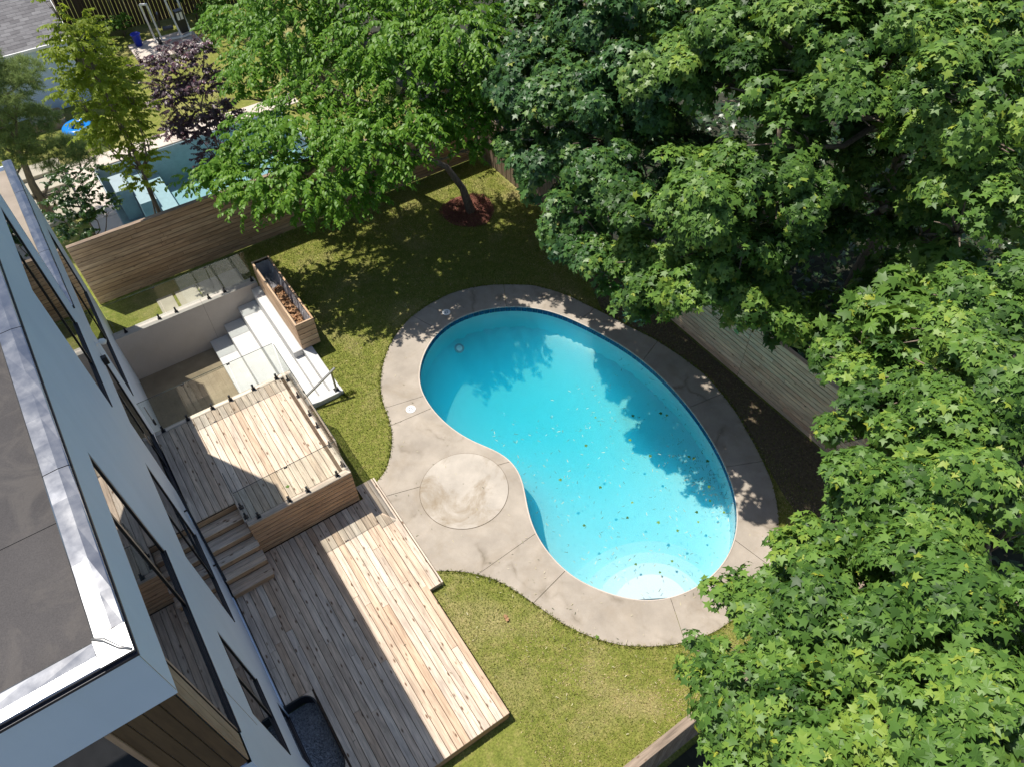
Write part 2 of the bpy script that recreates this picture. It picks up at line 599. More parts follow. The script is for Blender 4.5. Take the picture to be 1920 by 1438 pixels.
# ------------------------------------------------------------------ pool outlines (metres)
INNER = [(4.99, 12.34), (5.43, 12.89), (5.99, 13.32), (6.52, 13.55), (7.08, 13.59), (7.63, 13.5), (8.13, 13.34), (8.57, 13.07), (8.97, 12.75), (9.32, 12.37), (9.59, 11.86), (9.79, 11.3), (9.99, 10.67), (10.14, 10.16), (10.26, 9.57), (10.3, 8.89), (10.28, 8.04), (10.18, 7.39), (10.04, 6.73), (9.87, 6.12), (9.64, 5.52), (9.38, 5.03), (9.09, 4.6), (8.69, 4.2), (8.29, 3.94), (7.83, 3.75), (7.36, 3.66), (6.85, 3.69), (6.43, 3.78), (6.06, 3.93), (5.76, 4.14), (5.48, 4.4), (5.27, 4.73), (5.06, 5.06), (4.93, 5.35), (4.84, 5.66), (4.81, 6.15), (4.82, 6.57), (4.93, 6.99), (5.1, 7.38), (5.28, 7.7), (5.47, 8.06), (5.54, 8.38), (5.54, 8.76), (5.4, 9.1), (5.22, 9.39), (5.06, 9.63), (4.9, 10.04), (4.78, 10.53), (4.74, 10.98), (4.76, 11.47), (4.83, 11.93)]
OUTER = [(4.12, 12.72), (4.4, 13.15), (4.79, 13.59), (5.21, 13.96), (5.88, 14.34), (6.55, 14.5), (7.3, 14.56), (7.96, 14.43), (8.56, 14.18), (9.08, 13.82), (9.58, 13.43), (9.89, 12.97), (10.15, 12.46), (10.35, 11.85), (10.58, 11.16), (10.74, 10.58), (11.02, 9.74), (11.18, 8.83), (11.26, 7.96), (11.16, 7.25), (11.01, 6.58), (10.77, 5.93), (10.53, 5.3), (10.25, 4.71), (9.9, 4.2), (9.59, 3.85), (9.07, 3.4), (8.35, 2.97), (7.49, 2.76), (6.56, 2.78), (5.81, 3.01), (5.31, 3.29), (4.9, 3.59), (4.61, 3.9), (4.39, 4.21), (4.19, 4.55), (4.04, 4.95), (3.89, 5.39), (3.74, 5.83), (3.6, 6.17), (3.37, 6.51), (3.1, 6.8), (2.8, 7.06), (2.64, 7.16)]
OUTER += [(2.5, 7.16), (2.5, 10.0)]
OUTER += [(2.8, 10.02), (3.1, 10.32), (3.36, 10.66), (3.59, 11.1), (3.73, 11.54), (3.81, 11.99), (3.95, 12.39)]

INNER = smooth_loop(relax(INNER, 2), 3)
OUTER_S = OUTER

def inside(poly, x, y):
    px_ = np.array([p[0] for p in poly]); py_ = np.array([p[1] for p in poly])
    c = np.zeros(len(x), bool)
    j = len(poly) - 1
    for i in range(len(poly)):
        cond = ((py_[i] > y) != (py_[j] > y)) & (x < (px_[j] - px_[i]) * (y - py_[i]) / (py_[j] - py_[i] + 1e-12) + px_[i])
        c ^= cond
        j = i
    return c

# ------------------------------------------------------------------ ground
def ground_sheet(name, outer, holes, z, mat):
    loops = [outer] + holes
    flat = [p for l in loops for p in l]
    tri = tessellate_polygon([[Vector((x, y, 0)) for x, y in l] for l in loops])
    f = []
    for t_ in tri:
        a, b, c = (Vector((*flat[i], 0)) for i in t_)
        f.append(tuple(t_) if (b - a).cross(c - a).z > 0 else tuple(reversed(t_)))
    return obj(name, mesh(name, [(x, y, z) for x, y in flat], f, mat))

def rect(x0, x1, y0, y1):
    return [(x0, y0), (x1, y0), (x1, y1), (x0, y1)]

POOL_HOLE = offset_loop(INNER, 0.30)
PIT = rect(-1.30, 3.02, 12.95, 18.05)
WELL = rect(-1.30, -0.75, 4.62, 6.24)
NPOOL = rect(0.35, 7.4, 21.6, 27.35)
g = ground_sheet('ground', rect(-300, 300, -300, 300), [POOL_HOLE, PIT, WELL, NPOOL], 0.0, 'lawn')
structure(g)

# bare soil along the right fence and under the maples
def blob_sheet(name, poly, z, mat):
    v, f = prism(poly, z - 0.02, z)
    return structure(obj(name, mesh(name, v, f, mat)))
SB = [(9.75, 2.6), (10.2, 4.3), (10.45, 5.0), (10.7, 5.9), (10.95, 6.7), (11.08, 7.4), (11.15, 8.2), (11.1, 9.0), (10.95, 9.8), (10.7, 10.6), (10.5, 11.3), (10.9, 12.3), (11.2, 13.0)]
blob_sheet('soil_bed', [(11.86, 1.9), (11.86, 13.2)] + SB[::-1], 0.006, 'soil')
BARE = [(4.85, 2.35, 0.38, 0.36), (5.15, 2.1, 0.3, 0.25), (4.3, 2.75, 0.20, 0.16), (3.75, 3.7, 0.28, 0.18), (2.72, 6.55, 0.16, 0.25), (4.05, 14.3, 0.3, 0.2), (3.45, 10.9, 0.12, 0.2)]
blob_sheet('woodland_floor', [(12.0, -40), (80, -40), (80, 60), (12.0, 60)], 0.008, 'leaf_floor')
blob_sheet('bounce_cut_sheet', [(-60, -40), (2.3, -40), (2.3, 2.6), (-60, 2.6)], 0.006, 'bounce_grey')  # added grey ground, keeps green lawn bounce off the near wall
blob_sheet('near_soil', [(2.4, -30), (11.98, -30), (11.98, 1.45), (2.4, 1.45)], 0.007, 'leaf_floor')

# ------------------------------------------------------------------ pool deck of concrete slabs
JOINTS = [((4.71, 11.62), (3.81, 11.84)), ((4.69, 11.08), (3.68, 11.30)), ((5.55, 8.6), (2.5, 9.45)), ((4.82, 6.7), (3.25, 6.66)),
          ((4.84, 5.60), (3.92, 5.39)), ((6.26, 3.84), (5.90, 3.07)), ((8.39, 3.98), (8.60, 3.10)), ((9.64, 5.49), (10.45, 5.15)),
          ((10.26, 7.41), (11.10, 7.25)), ((10.39, 9.42), (11.05, 9.55)), ((9.75, 11.40), (10.45, 11.60)), ((8.35, 13.2), (8.85, 13.98)), ((6.3, 13.45), (6.0, 14.38))]
OUT = []
for i in range(len(OUTER_S)):
    a, b = OUTER_S[i], OUTER_S[(i + 1) % len(OUTER_S)]
    n = max(1, int((Vector(b) - Vector(a)).length / 0.12))
    OUT += [(a[0] + (b[0] - a[0]) * k / n, a[1] + (b[1] - a[1]) * k / n) for k in range(n)]
OUT = relax(OUT, 3)
def near_i(loop, p):
    return min(range(len(loop)), key=lambda i: (loop[i][0] - p[0]) ** 2 + (loop[i][1] - p[1]) ** 2)
deck_root = structure(bpy.data.objects.new('pool_deck', None))
COL.objects.link(deck_root)
JI = sorted((near_i(INNER, a), near_i(OUT, b)) for a, b in JOINTS)
def arc(loop, i, j):
    n = len(loop)
    out = [loop[i]]
    while i != j:
        i = (i + 1) % n
        out.append(loop[i])
    return out
def trim(pl, g):
    """pull the two ends of a polyline in by g so that a joint stays open"""
    pl = [Vector(p) for p in pl]
    for e in (0, -1):
        q = pl[1] if e == 0 else pl[-2]
        d = (q - pl[e])
        pl[e] = pl[e] + d.normalized() * min(g, d.length * 0.4)
    return [tuple(p) for p in pl]
CC, CR = (4.16, 8.59), 1.035
for k in range(len(JI)):
    i0, o0 = JI[k]
    i1, o1 = JI[(k + 1) % len(JI)]
    poly = trim(arc(INNER, i0, i1), 0.006) + trim(arc(OUT, o0, o1), 0.006)[::-1]
    v, f = prism(poly, -0.10, 0.02 + 0.001 * (k % 3))
    obj('slab', mesh('slab', v, f, 'slab'), parent=deck_root)
# filled round spa pad next to the pool, a ring groove around it
circ = lambda r, n=64: [(CC[0] + r * math.cos(2 * math.pi * i / n), CC[1] + r * math.sin(2 * math.pi * i / n)) for i in range(n)]
v, f = prism(circ(CR), 0.0, 0.030)
obj('round_pad', mesh('round_pad', v, f, 'disc'), parent=deck_root)
def ring(r0, r1, z0, z1, n=64, c=CC):
    v, f = [], []
    for r, z in ((r0, z0), (r1, z0), (r1, z1), (r0, z1)):
        v += [(c[0] + r * math.cos(2 * math.pi * i / n), c[1] + r * math.sin(2 * math.pi * i / n), z) for i in range(n)]
    for s in range(4):
        for i in range(n):
            f.append((s * n + i, s * n + (i + 1) % n, ((s + 1) % 4) * n + (i + 1) % n, ((s + 1) % 4) * n + i))
    return v, f
v, f = ring(CR + 0.001, CR + 0.010, 0.0, 0.0245)
obj('joint_ring', mesh('joint_ring', v, f, 'soil'), parent=deck_root)

# ------------------------------------------------------------------ the pool
pool = thing('swimming_pool', 'kidney shaped swimming pool of turquoise water set in a concrete surround', 'pool', (7.4, 8.2, 0))
WATER_Z = -0.14
def depth(x, y):
    t_ = min(1, max(0, (y - 5.0) / 6.5))
    t_ = t_ * t_ * (3 - 2 * t_)
    return 1.15 + 1.05 * t_
nI = len(INNER)
IN_A = np.array(INNER)
v = [(x, y, 0.0) for x, y in INNER] + [(x, y, -3.0) for x, y in INNER]
f = [(i, (i + 1) % nI, nI + (i + 1) % nI, nI + i) for i in range(nI)]
obj('basin_wall', mesh('basin_wall', v, f, 'plaster', True), parent=pool)
gxs = np.arange(4.5, 10.6, 0.11)
gys = np.arange(3.4, 13.9, 0.11)
GX, GY = np.meshgrid(gxs, gys)
GX, GY = GX.ravel(), GY.ravel()
DW = np.min(np.hypot(IN_A[None, :, 0] - GX[:, None], IN_A[None, :, 1] - GY[:, None]), axis=1) * inside(INNER, GX, GY)
v = [(float(x), float(y), float(-0.75 - (depth(x, y) - 0.75) * (1 - math.exp(-dw / 0.8)))) for x, y, dw in zip(GX, GY, DW)]
f = []
nx_ = len(gxs)
for j in range(len(gys) - 1):
    for i in range(nx_ - 1):
        a = j * nx_ + i
        f.append((a, a + 1, a + nx_ + 1, a + nx_))
obj('basin_floor', mesh('basin_floor', v, f, 'plaster', True), parent=pool)
# entry steps: nested half discs at the shallow end
for i, (r_, zt) in enumerate(((0.75, -0.28), (1.12, -0.50), (1.48, -0.72), (1.85, -0.92))):
    c0 = (5.95, 3.98)
    pts = [(c0[0] + r_ * 1.15 * math.cos(a), c0[1] + r_ * math.sin(a)) for a in np.linspace(-0.75, math.pi * 0.93, 40)]
    kept = []
    for p in pts:       # keep to the basin
        q = INNER[near_i(INNER, p)]
        w_ = Vector((p[0] - 7.1, p[1] - 6.0)).length
        wq = Vector((q[0] - 7.1, q[1] - 6.0)).length
        kept.append(p if w_ < wq - 0.03 else tuple(np.array(q) + (np.array((7.1, 6.0)) - np.array(q)) * 0.03))
    v, f = prism(kept, -1.5, zt)
    obj('entry_step', mesh('entry_step', v, f, 'plaster'), parent=pool)
# water body
WL = offset_loop(INNER, -0.004)
v, f = prism(WL, -3.2, WATER_Z)
wt = obj('water', mesh('water', v, f, 'water'), parent=pool)
# waterline tiles, each its own piece
per = [0.0]
for i in range(nI):
    per.append(per[-1] + (Vector(INNER[(i + 1) % nI]) - Vector(INNER[i])).length)
def at_len(s):
    s = s % per[-1]
    i = max(j for j in range(nI) if per[j] <= s)
    a, b = Vector(INNER[i]), Vector(INNER[(i + 1) % nI])
    d = (b - a)
    return a + d * ((s - per[i]) / max(1e-6, per[i + 1] - per[i])), d.normalized()
TN = int(per[-1] / 0.155)
tile_me = chbox('tile', per[-1] / TN - 0.008, 0.012, 0.15, 'tile', 0.003)
for k in range(TN):
    p, d = at_len((k + 0.5) * per[-1] / TN)
    n_ = Vector((d.y, -d.x))
    p = p + n_ * 0.008
    obj('tile', tile_me, (p.x, p.y, -0.075), (0, 0, math.atan2(d.y, d.x)), parent=pool)
# pale rim of the coping, round light in the wall, wall anchor
rim_v, rim_f = [], []
for off, z in ((0.0, 0.021), (-0.028, 0.026), (-0.035, 0.005), (-0.004, 0.0)):
    rim_v += [(x, y, z) for x, y in offset_loop(INNER, off + 0.02)]
for s in range(4):
    for i in range(nI):
        j = (i + 1) % nI
        rim_f.append((s * nI + i, s * nI + j, ((s + 1) % 4) * nI + j, ((s + 1) % 4) * nI + i))
obj('rim', mesh('rim', rim_v, rim_f, 'coping_stone', True), parent=pool)
v, f = ring(0.085, 0.14, -0.02, 0.0, 32, (0, 0))
lt = obj('pool_light', mesh('pool_light', v, f, 'grey_metal'), (6.72, 13.06, -0.62), (R(28), R(-4), 0), parent=pool)
v, f = tube([(0, 0, -0.03), (0, 0, 0.0)], [0.085, 0.085], 24)
obj('lens', mesh('lens', v, f, 'white_plastic'), wloc(lt), (R(28), R(-4), 0), parent=lt)

# skimmer lids in the concrete
def lid(x, y, r, label):
    t_ = thing('skimmer_lid', label, 'lid', (x, y, 0.021))
    v, f = tube([(x, y, 0.021), (x, y, 0.031), (x, y, 0.034)], [r, r, r * 0.96], 40)
    obj('cover', mesh('cover', v, f, 'white_plastic', False), parent=t_)
    for k in range(4):
        a = 0.5 + k * math.pi / 2
        v, f = tube([(0, 0, 0), (0, 0, 0.006)], [r * 0.13, r * 0.13], 10)
        obj('finger_hole', mesh('finger_hole', v, f, 'black_metal'), (x + r * 0.35 * math.cos(a), y + r * 0.35 * math.sin(a), 0.032), parent=t_)
lid(4.31, 11.42, 0.125, 'white round skimmer lid in the slab between the two left joints')
lid(6.87, 13.93, 0.12, 'white lid in the dappled slab at the far end of the pool')

# ------------------------------------------------------------------ sunken patio with stairs
PF = -1.36
pit = structure(obj('patio_floor', boxes('patio_floor', [(-1.30, 1.2, 13.0, 18.05, PF - 0.2, PF)], 'pitfloor')))
pw = thing('retaining_wall', 'pale concrete retaining wall along the sunken patio carrying glass panels', 'wall', (0.8, 18.1, 0))
obj('wall', boxes('wall', [(-1.27, 1.20, 17.98, 18.27, PF - 0.1, 0.30), (1.206, 2.84, 17.98, 18.27, PF - 0.1, 0.302)], 'pitwall'), parent=pw)
obj('seam', boxes('seam', [(1.201, 1.205, 17.99, 18.26, PF, 0.29)], 'soil'), parent=pw)
st = thing('concrete_stairs', 'broad pale concrete stairs climbing from the sunken patio to the lawn', 'stairs', (2.0, 15.4, PF))
Y0, Y1 = 12.88, 17.975
for (x0, x1, y0, y1, zt) in ((0.943, 1.491, Y0 + 0.2, Y1, -1.08), (1.491, 2.052, Y0 + 0.2, Y1, -0.70), (2.052, 2.60, Y0 + 0.2, Y1, -0.28),
                             (2.60, 2.86, Y0 + 0.2, 14.85, -0.07), (2.60, 2.862, 14.85, Y1, 0.14), (2.862, 3.13, Y0 + 0.2, Y1, 0.142)):
    me = chbox('step', x1 - x0 - 0.004, y1 - y0, zt - PF + 0.1, 'stairs', 0.01)
    obj('step', me, ((x0 + x1) / 2, (y0 + y1) / 2, (zt + PF - 0.1) / 2), parent=st)
me = chbox('cheek_wall', 1.18, 0.196, 0.145 - PF, 'stairs', 0.008)
obj('cheek_wall', me, (2.545, Y0 + 0.1, (0.145 + PF) / 2), parent=st)
obj('patio_end_wall', boxes('patio_end_wall', [(-1.27, 1.94, 12.90, 13.02, PF - 0.1, 0.2)], 'pitwall'), parent=pw)
# slabs and moss behind the glass
for (x0, x1) in ((0.15, 0.62), (0.70, 1.32), (1.36, 1.98), (2.02, 2.62)):
    p_ = obj('paving_slab', chbox('paving_slab', x1 - x0, 0.9, 0.05, 'paver', 0.01), ((x0 + x1) / 2, 18.86, 0.004))
    structure(p_)

# steel handrail on the stairs
hr = thing('stair_handrail', 'sloping steel handrail on one post at the concrete stairs', 'handrail', (3.0, 13.0, 0.14))
bar('post', (3.0, 13.0, 0.14), (3.0, 13.0, 0.84), 0.05, 0.05, 'grey_metal', hr)
bar('rail', (3.12, 13.0, 0.92), (2.10, 13.0, 0.36), 0.06, 0.035, 'grey_metal', hr)
obj('base_plate', chbox('base_plate', 0.13, 0.13, 0.03, 'black_metal'), (3.0, 13.0, 0.158), parent=hr)

# ------------------------------------------------------------------ lower deck
LD = 0.30
PITCH = 0.1435
ld = thing('lower_deck', 'low cedar deck of long planks beside the white house', 'deck', (0.4, 6.6, 0))
obj('frame', boxes('frame', [(-0.70, 2.03, 3.82, 8.88, 0.01, 0.262), (-1.25, -0.702, 6.28, 8.86, 0.01, 0.261), (-0.36, 2.03, 8.882, 9.55, 0.01, 0.260)], 'fence_dark'), parent=ld)
for k in range(23):
    x = -1.235 + PITCH * (k + 0.5)
    y0, y1 = 3.78, 9.545
    if x < -0.72:
        y0 = 6.29
    if x < -0.36:
        y1 = 8.90
    cuts = [y0]
    if random.random() < 0.75:
        cuts.append(y0 + (y1 - y0) * random.uniform(0.22, 0.78))
    cuts.append(y1)
    for a, b in zip(cuts[:-1], cuts[1:]):
        z = LD - 0.019 + random.uniform(-0.001, 0.001)
        board('plank', (x, a + 0.0015, z), (x, b - 0.0015, z), 0.1345, 0.038, 'deck', ld)
board('plank', (2.137, 3.78, LD - 0.019), (2.137, 6.885, LD - 0.019), 0.135, 0.038, 'deck', ld)
board('rim_board', (2.192, 3.80, 0.135), (2.192, 6.87, 0.135), 0.25, 0.03, 'fascia', ld, 'X')
board('rim_board', (-1.0, 3.80, 0.135), (2.18, 3.80, 0.135), 0.25, 0.03, 'fascia', ld, 'Y')
ds = thing('deck_step', 'single long cedar step between the low deck and the pool slab', 'step', (2.3, 8.4, 0))
for k in range(3):
    x = 2.145 + k * 0.142
    board('plank', (x, 6.83, 0.131), (x, 10.03, 0.131), 0.136, 0.038, 'deck', ds)
board('riser', (2.535, 6.83, 0.075), (2.535, 10.03, 0.075), 0.145, 0.036, 'deck', ds, 'X')
board('end_board', (2.08, 6.845, 0.06), (2.51, 6.845, 0.06), 0.10, 0.02, 'deck', ds, 'Y')
obj('frame', boxes('frame', [(2.08, 2.51, 6.87, 10.0, 0.008, 0.109)], 'fence_dark'), parent=ds)

for s_, yc in ((1, 6.02), (-1, 4.85)):
    fil = [(-0.695, yc + s_ * 0.275)] + [(-0.95 + 0.247 * math.cos(a), yc + s_ * 0.257 * math.sin(a)) for a in np.linspace(0, math.pi / 2, 8)]
    v, f = prism(fil, LD - 0.035, LD - 0.002)
    obj('corner_filler', mesh('corner_filler', v, f, 'deck'), parent=ld)
# window well with gravel
ww = thing('window_well', 'black window well filled with dark gravel beside the house wall', 'window well', (-1.0, 5.4, 0))
def well_loop(o):
    pts = [(-1.275, 4.60 - o)]
    pts += [(-0.95 + (0.24 + o) * math.sin(a), 4.85 - (0.25 + o) * math.cos(a)) for a in np.linspace(0, math.pi / 2, 8)]
    pts += [(-0.95 + (0.24 + o) * math.cos(a), 6.02 + (0.25 + o) * math.sin(a)) for a in np.linspace(0, math.pi / 2, 8)]
    pts += [(-1.275, 6.27 + o)]
    return pts
a, b = well_loop(0.0), well_loop(-0.022)
n = len(a)
v = [(x, y, z) for l, z in ((a, 0.335), (b, 0.335), (b, -0.9), (a, -0.9)) for x, y in l]
f = []
for s in range(4):
    for i in range(n - 1):
        f.append((s * n + i, s * n + i + 1, ((s + 1) % 4) * n + i + 1, ((s + 1) % 4) * n + i))
obj('shell', mesh('shell', v, f, 'rubber'), parent=ww)
v, f = prism(well_loop(-0.024), -1.0, -0.03)
obj('bed', mesh('bed', v, f, 'gravel'), parent=ww)
N = 2600
pos = np.c_[rng.uniform(-1.25, -0.74, N), rng.uniform(4.66, 6.2, N), rng.uniform(-0.03, -0.005, N)]
oct_v = np.array([(1, 0, 0), (-1, 0, 0), (0, 1, 0), (0, -1, 0), (0, 0, 1), (0, 0, -1)], float)
oct_f = np.array([(0, 2, 4), (2, 1, 4), (1, 3, 4), (3, 0, 4), (2, 0, 5), (1, 2, 5), (3, 1, 5), (0, 3, 5)])
def scatter(name, pos, sizes, tv, tf, rotm, mat, var=None):
    N = len(pos)
    V = np.einsum('nij,vj->nvi', rotm, tv) * sizes[:, None, None] + pos[:, None, :]
    F = tf[None, :, :] + (np.arange(N) * len(tv))[:, None, None]
    me = bpy.data.meshes.new(name)
    nv, nf = N * len(tv), N * len(tf)
    me.vertices.add(nv)
    me.vertices.foreach_set('co', V.reshape(-1).astype(np.float32))
    me.loops.add(nf * 3)
    me.loops.foreach_set('vertex_index', F.reshape(-1).astype(np.int32))
    me.polygons.add(nf)
    me.polygons.foreach_set('loop_start', np.arange(0, nf * 3, 3, dtype=np.int32))
    me.polygons.foreach_set('loop_total', np.full(nf, 3, dtype=np.int32))
    me.materials.append(M[mat])
    if var is not None:
        at_ = me.attributes.new('var', 'FLOAT', 'POINT')
        at_.data.foreach_set('value', np.repeat(var, len(tv)).astype(np.float32))
    me.update(calc_edges=True)
    return me
def frames(nrm, tip):
    """rotation matrices whose Z is nrm and whose Y is tip made square to it"""
    n_ = nrm / np.linalg.norm(nrm, axis=1, keepdims=True)
    y = tip - n_ * np.sum(tip * n_, axis=1, keepdims=True)
    y /= np.linalg.norm(y, axis=1, keepdims=True) + 1e-9
    x = np.cross(y, n_)
    return np.stack([x, y, n_], axis=2)
rm = frames(rng.normal(size=(N, 3)), rng.normal(size=(N, 3)))
stuff(obj('gravel', scatter('gravel', pos, rng.uniform(0.008, 0.02, N), oct_v, oct_f, rm, 'gravel'), parent=ww))

# ------------------------------------------------------------------ upper deck
UD = 1.44
ud = thing('upper_deck', 'raised cedar deck with glass railing next to the house', 'deck', (0.3, 11.3, 0))
obj('core', boxes('core', [(-0.325, 1.955, 9.60, 12.88, 0.02, 1.398), (-1.24, -0.327, 10.28, 12.88, 0.02, 1.397), (-1.24, 1.955, 12.882, 13.03, 1.10, 1.396)], 'fence_dark'), parent=ud)
for k in range(22):
    x = -1.235 + PITCH * (k + 0.5)
    if x > 1.84:
        break
    y0 = 10.275 if x < -0.36 else 9.70
    y1 = 12.965
    z = UD - 0.019 + random.uniform(-0.001, 0.001)
    board('plank', (x, y0, z), (x, y1, z), 0.1345, 0.038, 'deck', ud)
board('edge_plank', (-0.35, 9.628, UD - 0.019), (1.985, 9.628, UD - 0.019), 0.135, 0.038, 'deck', ud)
board('edge_plank', (1.92, 9.70, UD - 0.0185), (1.92, 13.10, UD - 0.0185), 0.135, 0.038, 'deck', ud)
board('edge_plank', (-1.23, 13.035, UD - 0.019), (1.85, 13.035, UD - 0.019), 0.13, 0.038, 'deck', ud)
board('edge_plank', (-0.352, 9.70, UD - 0.0195), (-0.352, 10.272, UD - 0.0195), 0.06, 0.038, 'deck', ud)
for k in range(8):
    z = 0.30 + 0.139 * (k + 0.5)
    board('fascia_board', (-0.36, 9.572, z), (1.985, 9.572, z), 0.1245, 0.022, 'fascia', ud, 'Y')
    board('fascia_board', (1.972, 9.59, z), (1.972, 13.03, z), 0.1245, 0.022, 'fascia', ud, 'X')
for k in range(2):
    board('fascia_board', (1.972, 9.59, 0.02 + 0.139 * (k + 0.5)), (1.972, 13.03, 0.02 + 0.139 * (k + 0.5)), 0.1245, 0.022, 'fascia', ud, 'X')
for k in range(8):
    z = 0.30 + 0.139 * (k + 0.5)
    board('cheek_board', (-0.345, 9.58, z), (-0.345, 10.26, z), 0.1245, 0.022, 'fascia', ud, 'X')

# wooden stairs down to the low deck
ws = thing('wooden_stairs', 'flight of five cedar steps between the two decks along the house wall', 'stairs', (-0.8, 9.6, LD))
RISE = (UD - LD) / 6
for k in range(6):
    yb = 10.262 - 0.272 * k
    zt = UD - RISE * (k + 1)
    board('riser', (-1.235, yb - 0.012, zt + RISE / 2 - 0.02), (-0.37, yb - 0.012, zt + RISE / 2 - 0.02), RISE - 0.04, 0.022, 'fascia', ws, 'Y')
    if k < 5:
        for j in range(2):
            y = yb - 0.095 - j * 0.142
            wx = -0.37 if k < 2 else -0.335
            board('tread', (-1.235, y, zt - 0.019), (wx, y, zt - 0.019), 0.137, 0.038, 'deck', ws)
        obj('stringer', boxes('stringer', [(-1.23, -0.372, yb - 0.27, yb - 0.026, LD + 0.001, zt - 0.04)], 'fence_dark'), parent=ws)
        if k >= 2:
            board('side_board', (-0.362, yb - 0.28, (LD + zt) / 2), (-0.362, yb - 0.02, (LD + zt) / 2), zt - LD - 0.045, 0.02, 'fascia', ws, 'X')
wr = thing('wall_handrail', 'flat black handrail on the house wall above the wooden steps', 'handrail', (-1.19, 9.6, 1.6))
bar('rail', (-1.195, 10.46, 2.40), (-1.195, 8.92, 1.05), 0.045, 0.06, 'black_metal', wr)
for y, z in ((10.15, 2.10), (9.22, 1.285)):
    bar('bracket', (-1.272, y, z), (-1.20, y, z), 0.03, 0.03, 'black_metal', wr)

# ------------------------------------------------------------------ glass railings
def glass_rail(label, x0, y0, x1, y1, zb, zt, splits, spigots):
    """one run of glass panels: each panel, spigot and clip a part"""
    L = math.hypot(x1 - x0, y1 - y0)
    ux, uy = (x1 - x0) / L, (y1 - y0) / L
    ang = math.atan2(uy, ux)
    t_ = thing('glass_railing', label, 'railing', ((x0 + x1) / 2, (y0 + y1) / 2, zb))
    cuts = [0.0] + splits + [L]
    for a, b in zip(cuts[:-1], cuts[1:]):
        m_ = (a + b) / 2
        me = chbox('glass_panel', b - a - 0.016, 0.012, zt - zb - 0.05, 'glass', 0.002)
        gp = obj('glass_panel', me, (x0 + ux * m_, y0 + uy * m_, (zt + zb + 0.05) / 2), (0, 0, ang), parent=t_)
        obj('top_edge', chbox('top_edge', b - a - 0.016, 0.013, 0.006, 'glass_edge', 0.001), (x0 + ux * m_, y0 + uy * m_, zt + 0.0035), (0, 0, ang), parent=gp)
    for s in splits:
        obj('clip', chbox('clip', 0.07, 0.03, 0.03, 'black_metal', 0.003), (x0 + ux * s, y0 + uy * s, zt - 0.03), (0, 0, ang), parent=t_)
    for s in spigots:
        p_ = (x0 + ux * s, y0 + uy * s)
        sp = obj('spigot', chbox('spigot', 0.05, 0.045, 0.15, 'black_metal', 0.005), (p_[0], p_[1], zb + 0.085), (0, 0, ang), parent=t_)
        obj('base_plate', chbox('base_plate', 0.095, 0.095, 0.014, 'black_metal', 0.003), (p_[0], p_[1], zb + 0.008), (0, 0, ang), parent=sp)
    return t_
GT = UD + 1.10
glass_rail('glass railing along the near edge of the raised deck above the plank fascia', -0.31, 9.655, 1.90, 9.655, UD, GT, [1.10], [0.22, 0.90, 1.32, 2.01])
glass_rail('glass railing on the pool side of the raised deck', 1.91, 9.68, 1.91, 12.98, UD, GT, [1.60], [0.14, 0.78, 1.43, 1.85, 2.51, 3.12])
glass_rail('glass railing between the raised deck and the sunken patio', -1.22, 13.02, 1.90, 13.02, UD, GT, [1.00, 2.05], [0.18, 0.75, 1.33, 1.77, 2.34, 2.92])
glass_rail('short glass return at the top of the wooden steps', -0.31, 9.67, -0.31, 10.24, UD, GT, [], [0.12, 0.40])
glass_rail('glass railing on top of the concrete retaining wall', -1.18, 18.12, 2.80, 18.12, 0.302, 1.37, [1.40, 2.85], [0.25, 1.18, 1.66, 2.62, 3.09, 3.92])

# ------------------------------------------------------------------ planter box
pb = thing('planter_box', 'long cedar planter box lined with plastic standing on the top stair', 'planter', (3.12, 16.4, 0.14))
PX0, PX1, PY0, PY1, PZ0, PZ1 = 2.865, 3.39, 14.83, 17.92, 0.15, 1.05
bh = (PZ1 - PZ0) / 5
for k in range(5):
    z = PZ0 + bh * (k + 0.5)
    for x in (PX0 + 0.01, PX1 - 0.01):
        board('side_plank', (x, PY0, z), (x, PY1, z), bh - 0.015, 0.02, 'planter', pb, 'X')
    for y in (PY0 - 0.011, PY1 + 0.011):
        board('end_plank', (PX0, y, z), (PX1, y, z), bh - 0.015, 0.02, 'planter', pb, 'Y')
for x in (PX0 + 0.025, PX1 - 0.025):
    board('top_rail', (x, PY0 - 0.02, PZ1 + 0.011), (x, PY1 + 0.02, PZ1 + 0.011), 0.05, 0.02, 'planter', pb)
for y in (PY0 + 0.005, PY1 - 0.005):
    board('top_rail', (PX0 + 0.052, y, PZ1 + 0.0105), (PX1 - 0.052, y, PZ1 + 0.0105), 0.05, 0.02, 'planter', pb)
obj('inner_frame', boxes('inner_frame', [(PX0 + 0.021, PX0 + 0.03, PY0, PY1, PZ0, PZ1 - 0.01), (PX1 - 0.03, PX1 - 0.021, PY0, PY1, PZ0, PZ1 - 0.01), (PX0 + 0.03, PX1 - 0.03, PY0 + 0.0, PY0 + 0.01, PZ0, PZ1 - 0.01), (PX0 + 0.03, PX1 - 0.03, PY1 - 0.01, PY1, PZ0, PZ1 - 0.01)], 'fence_dark'), parent=pb)
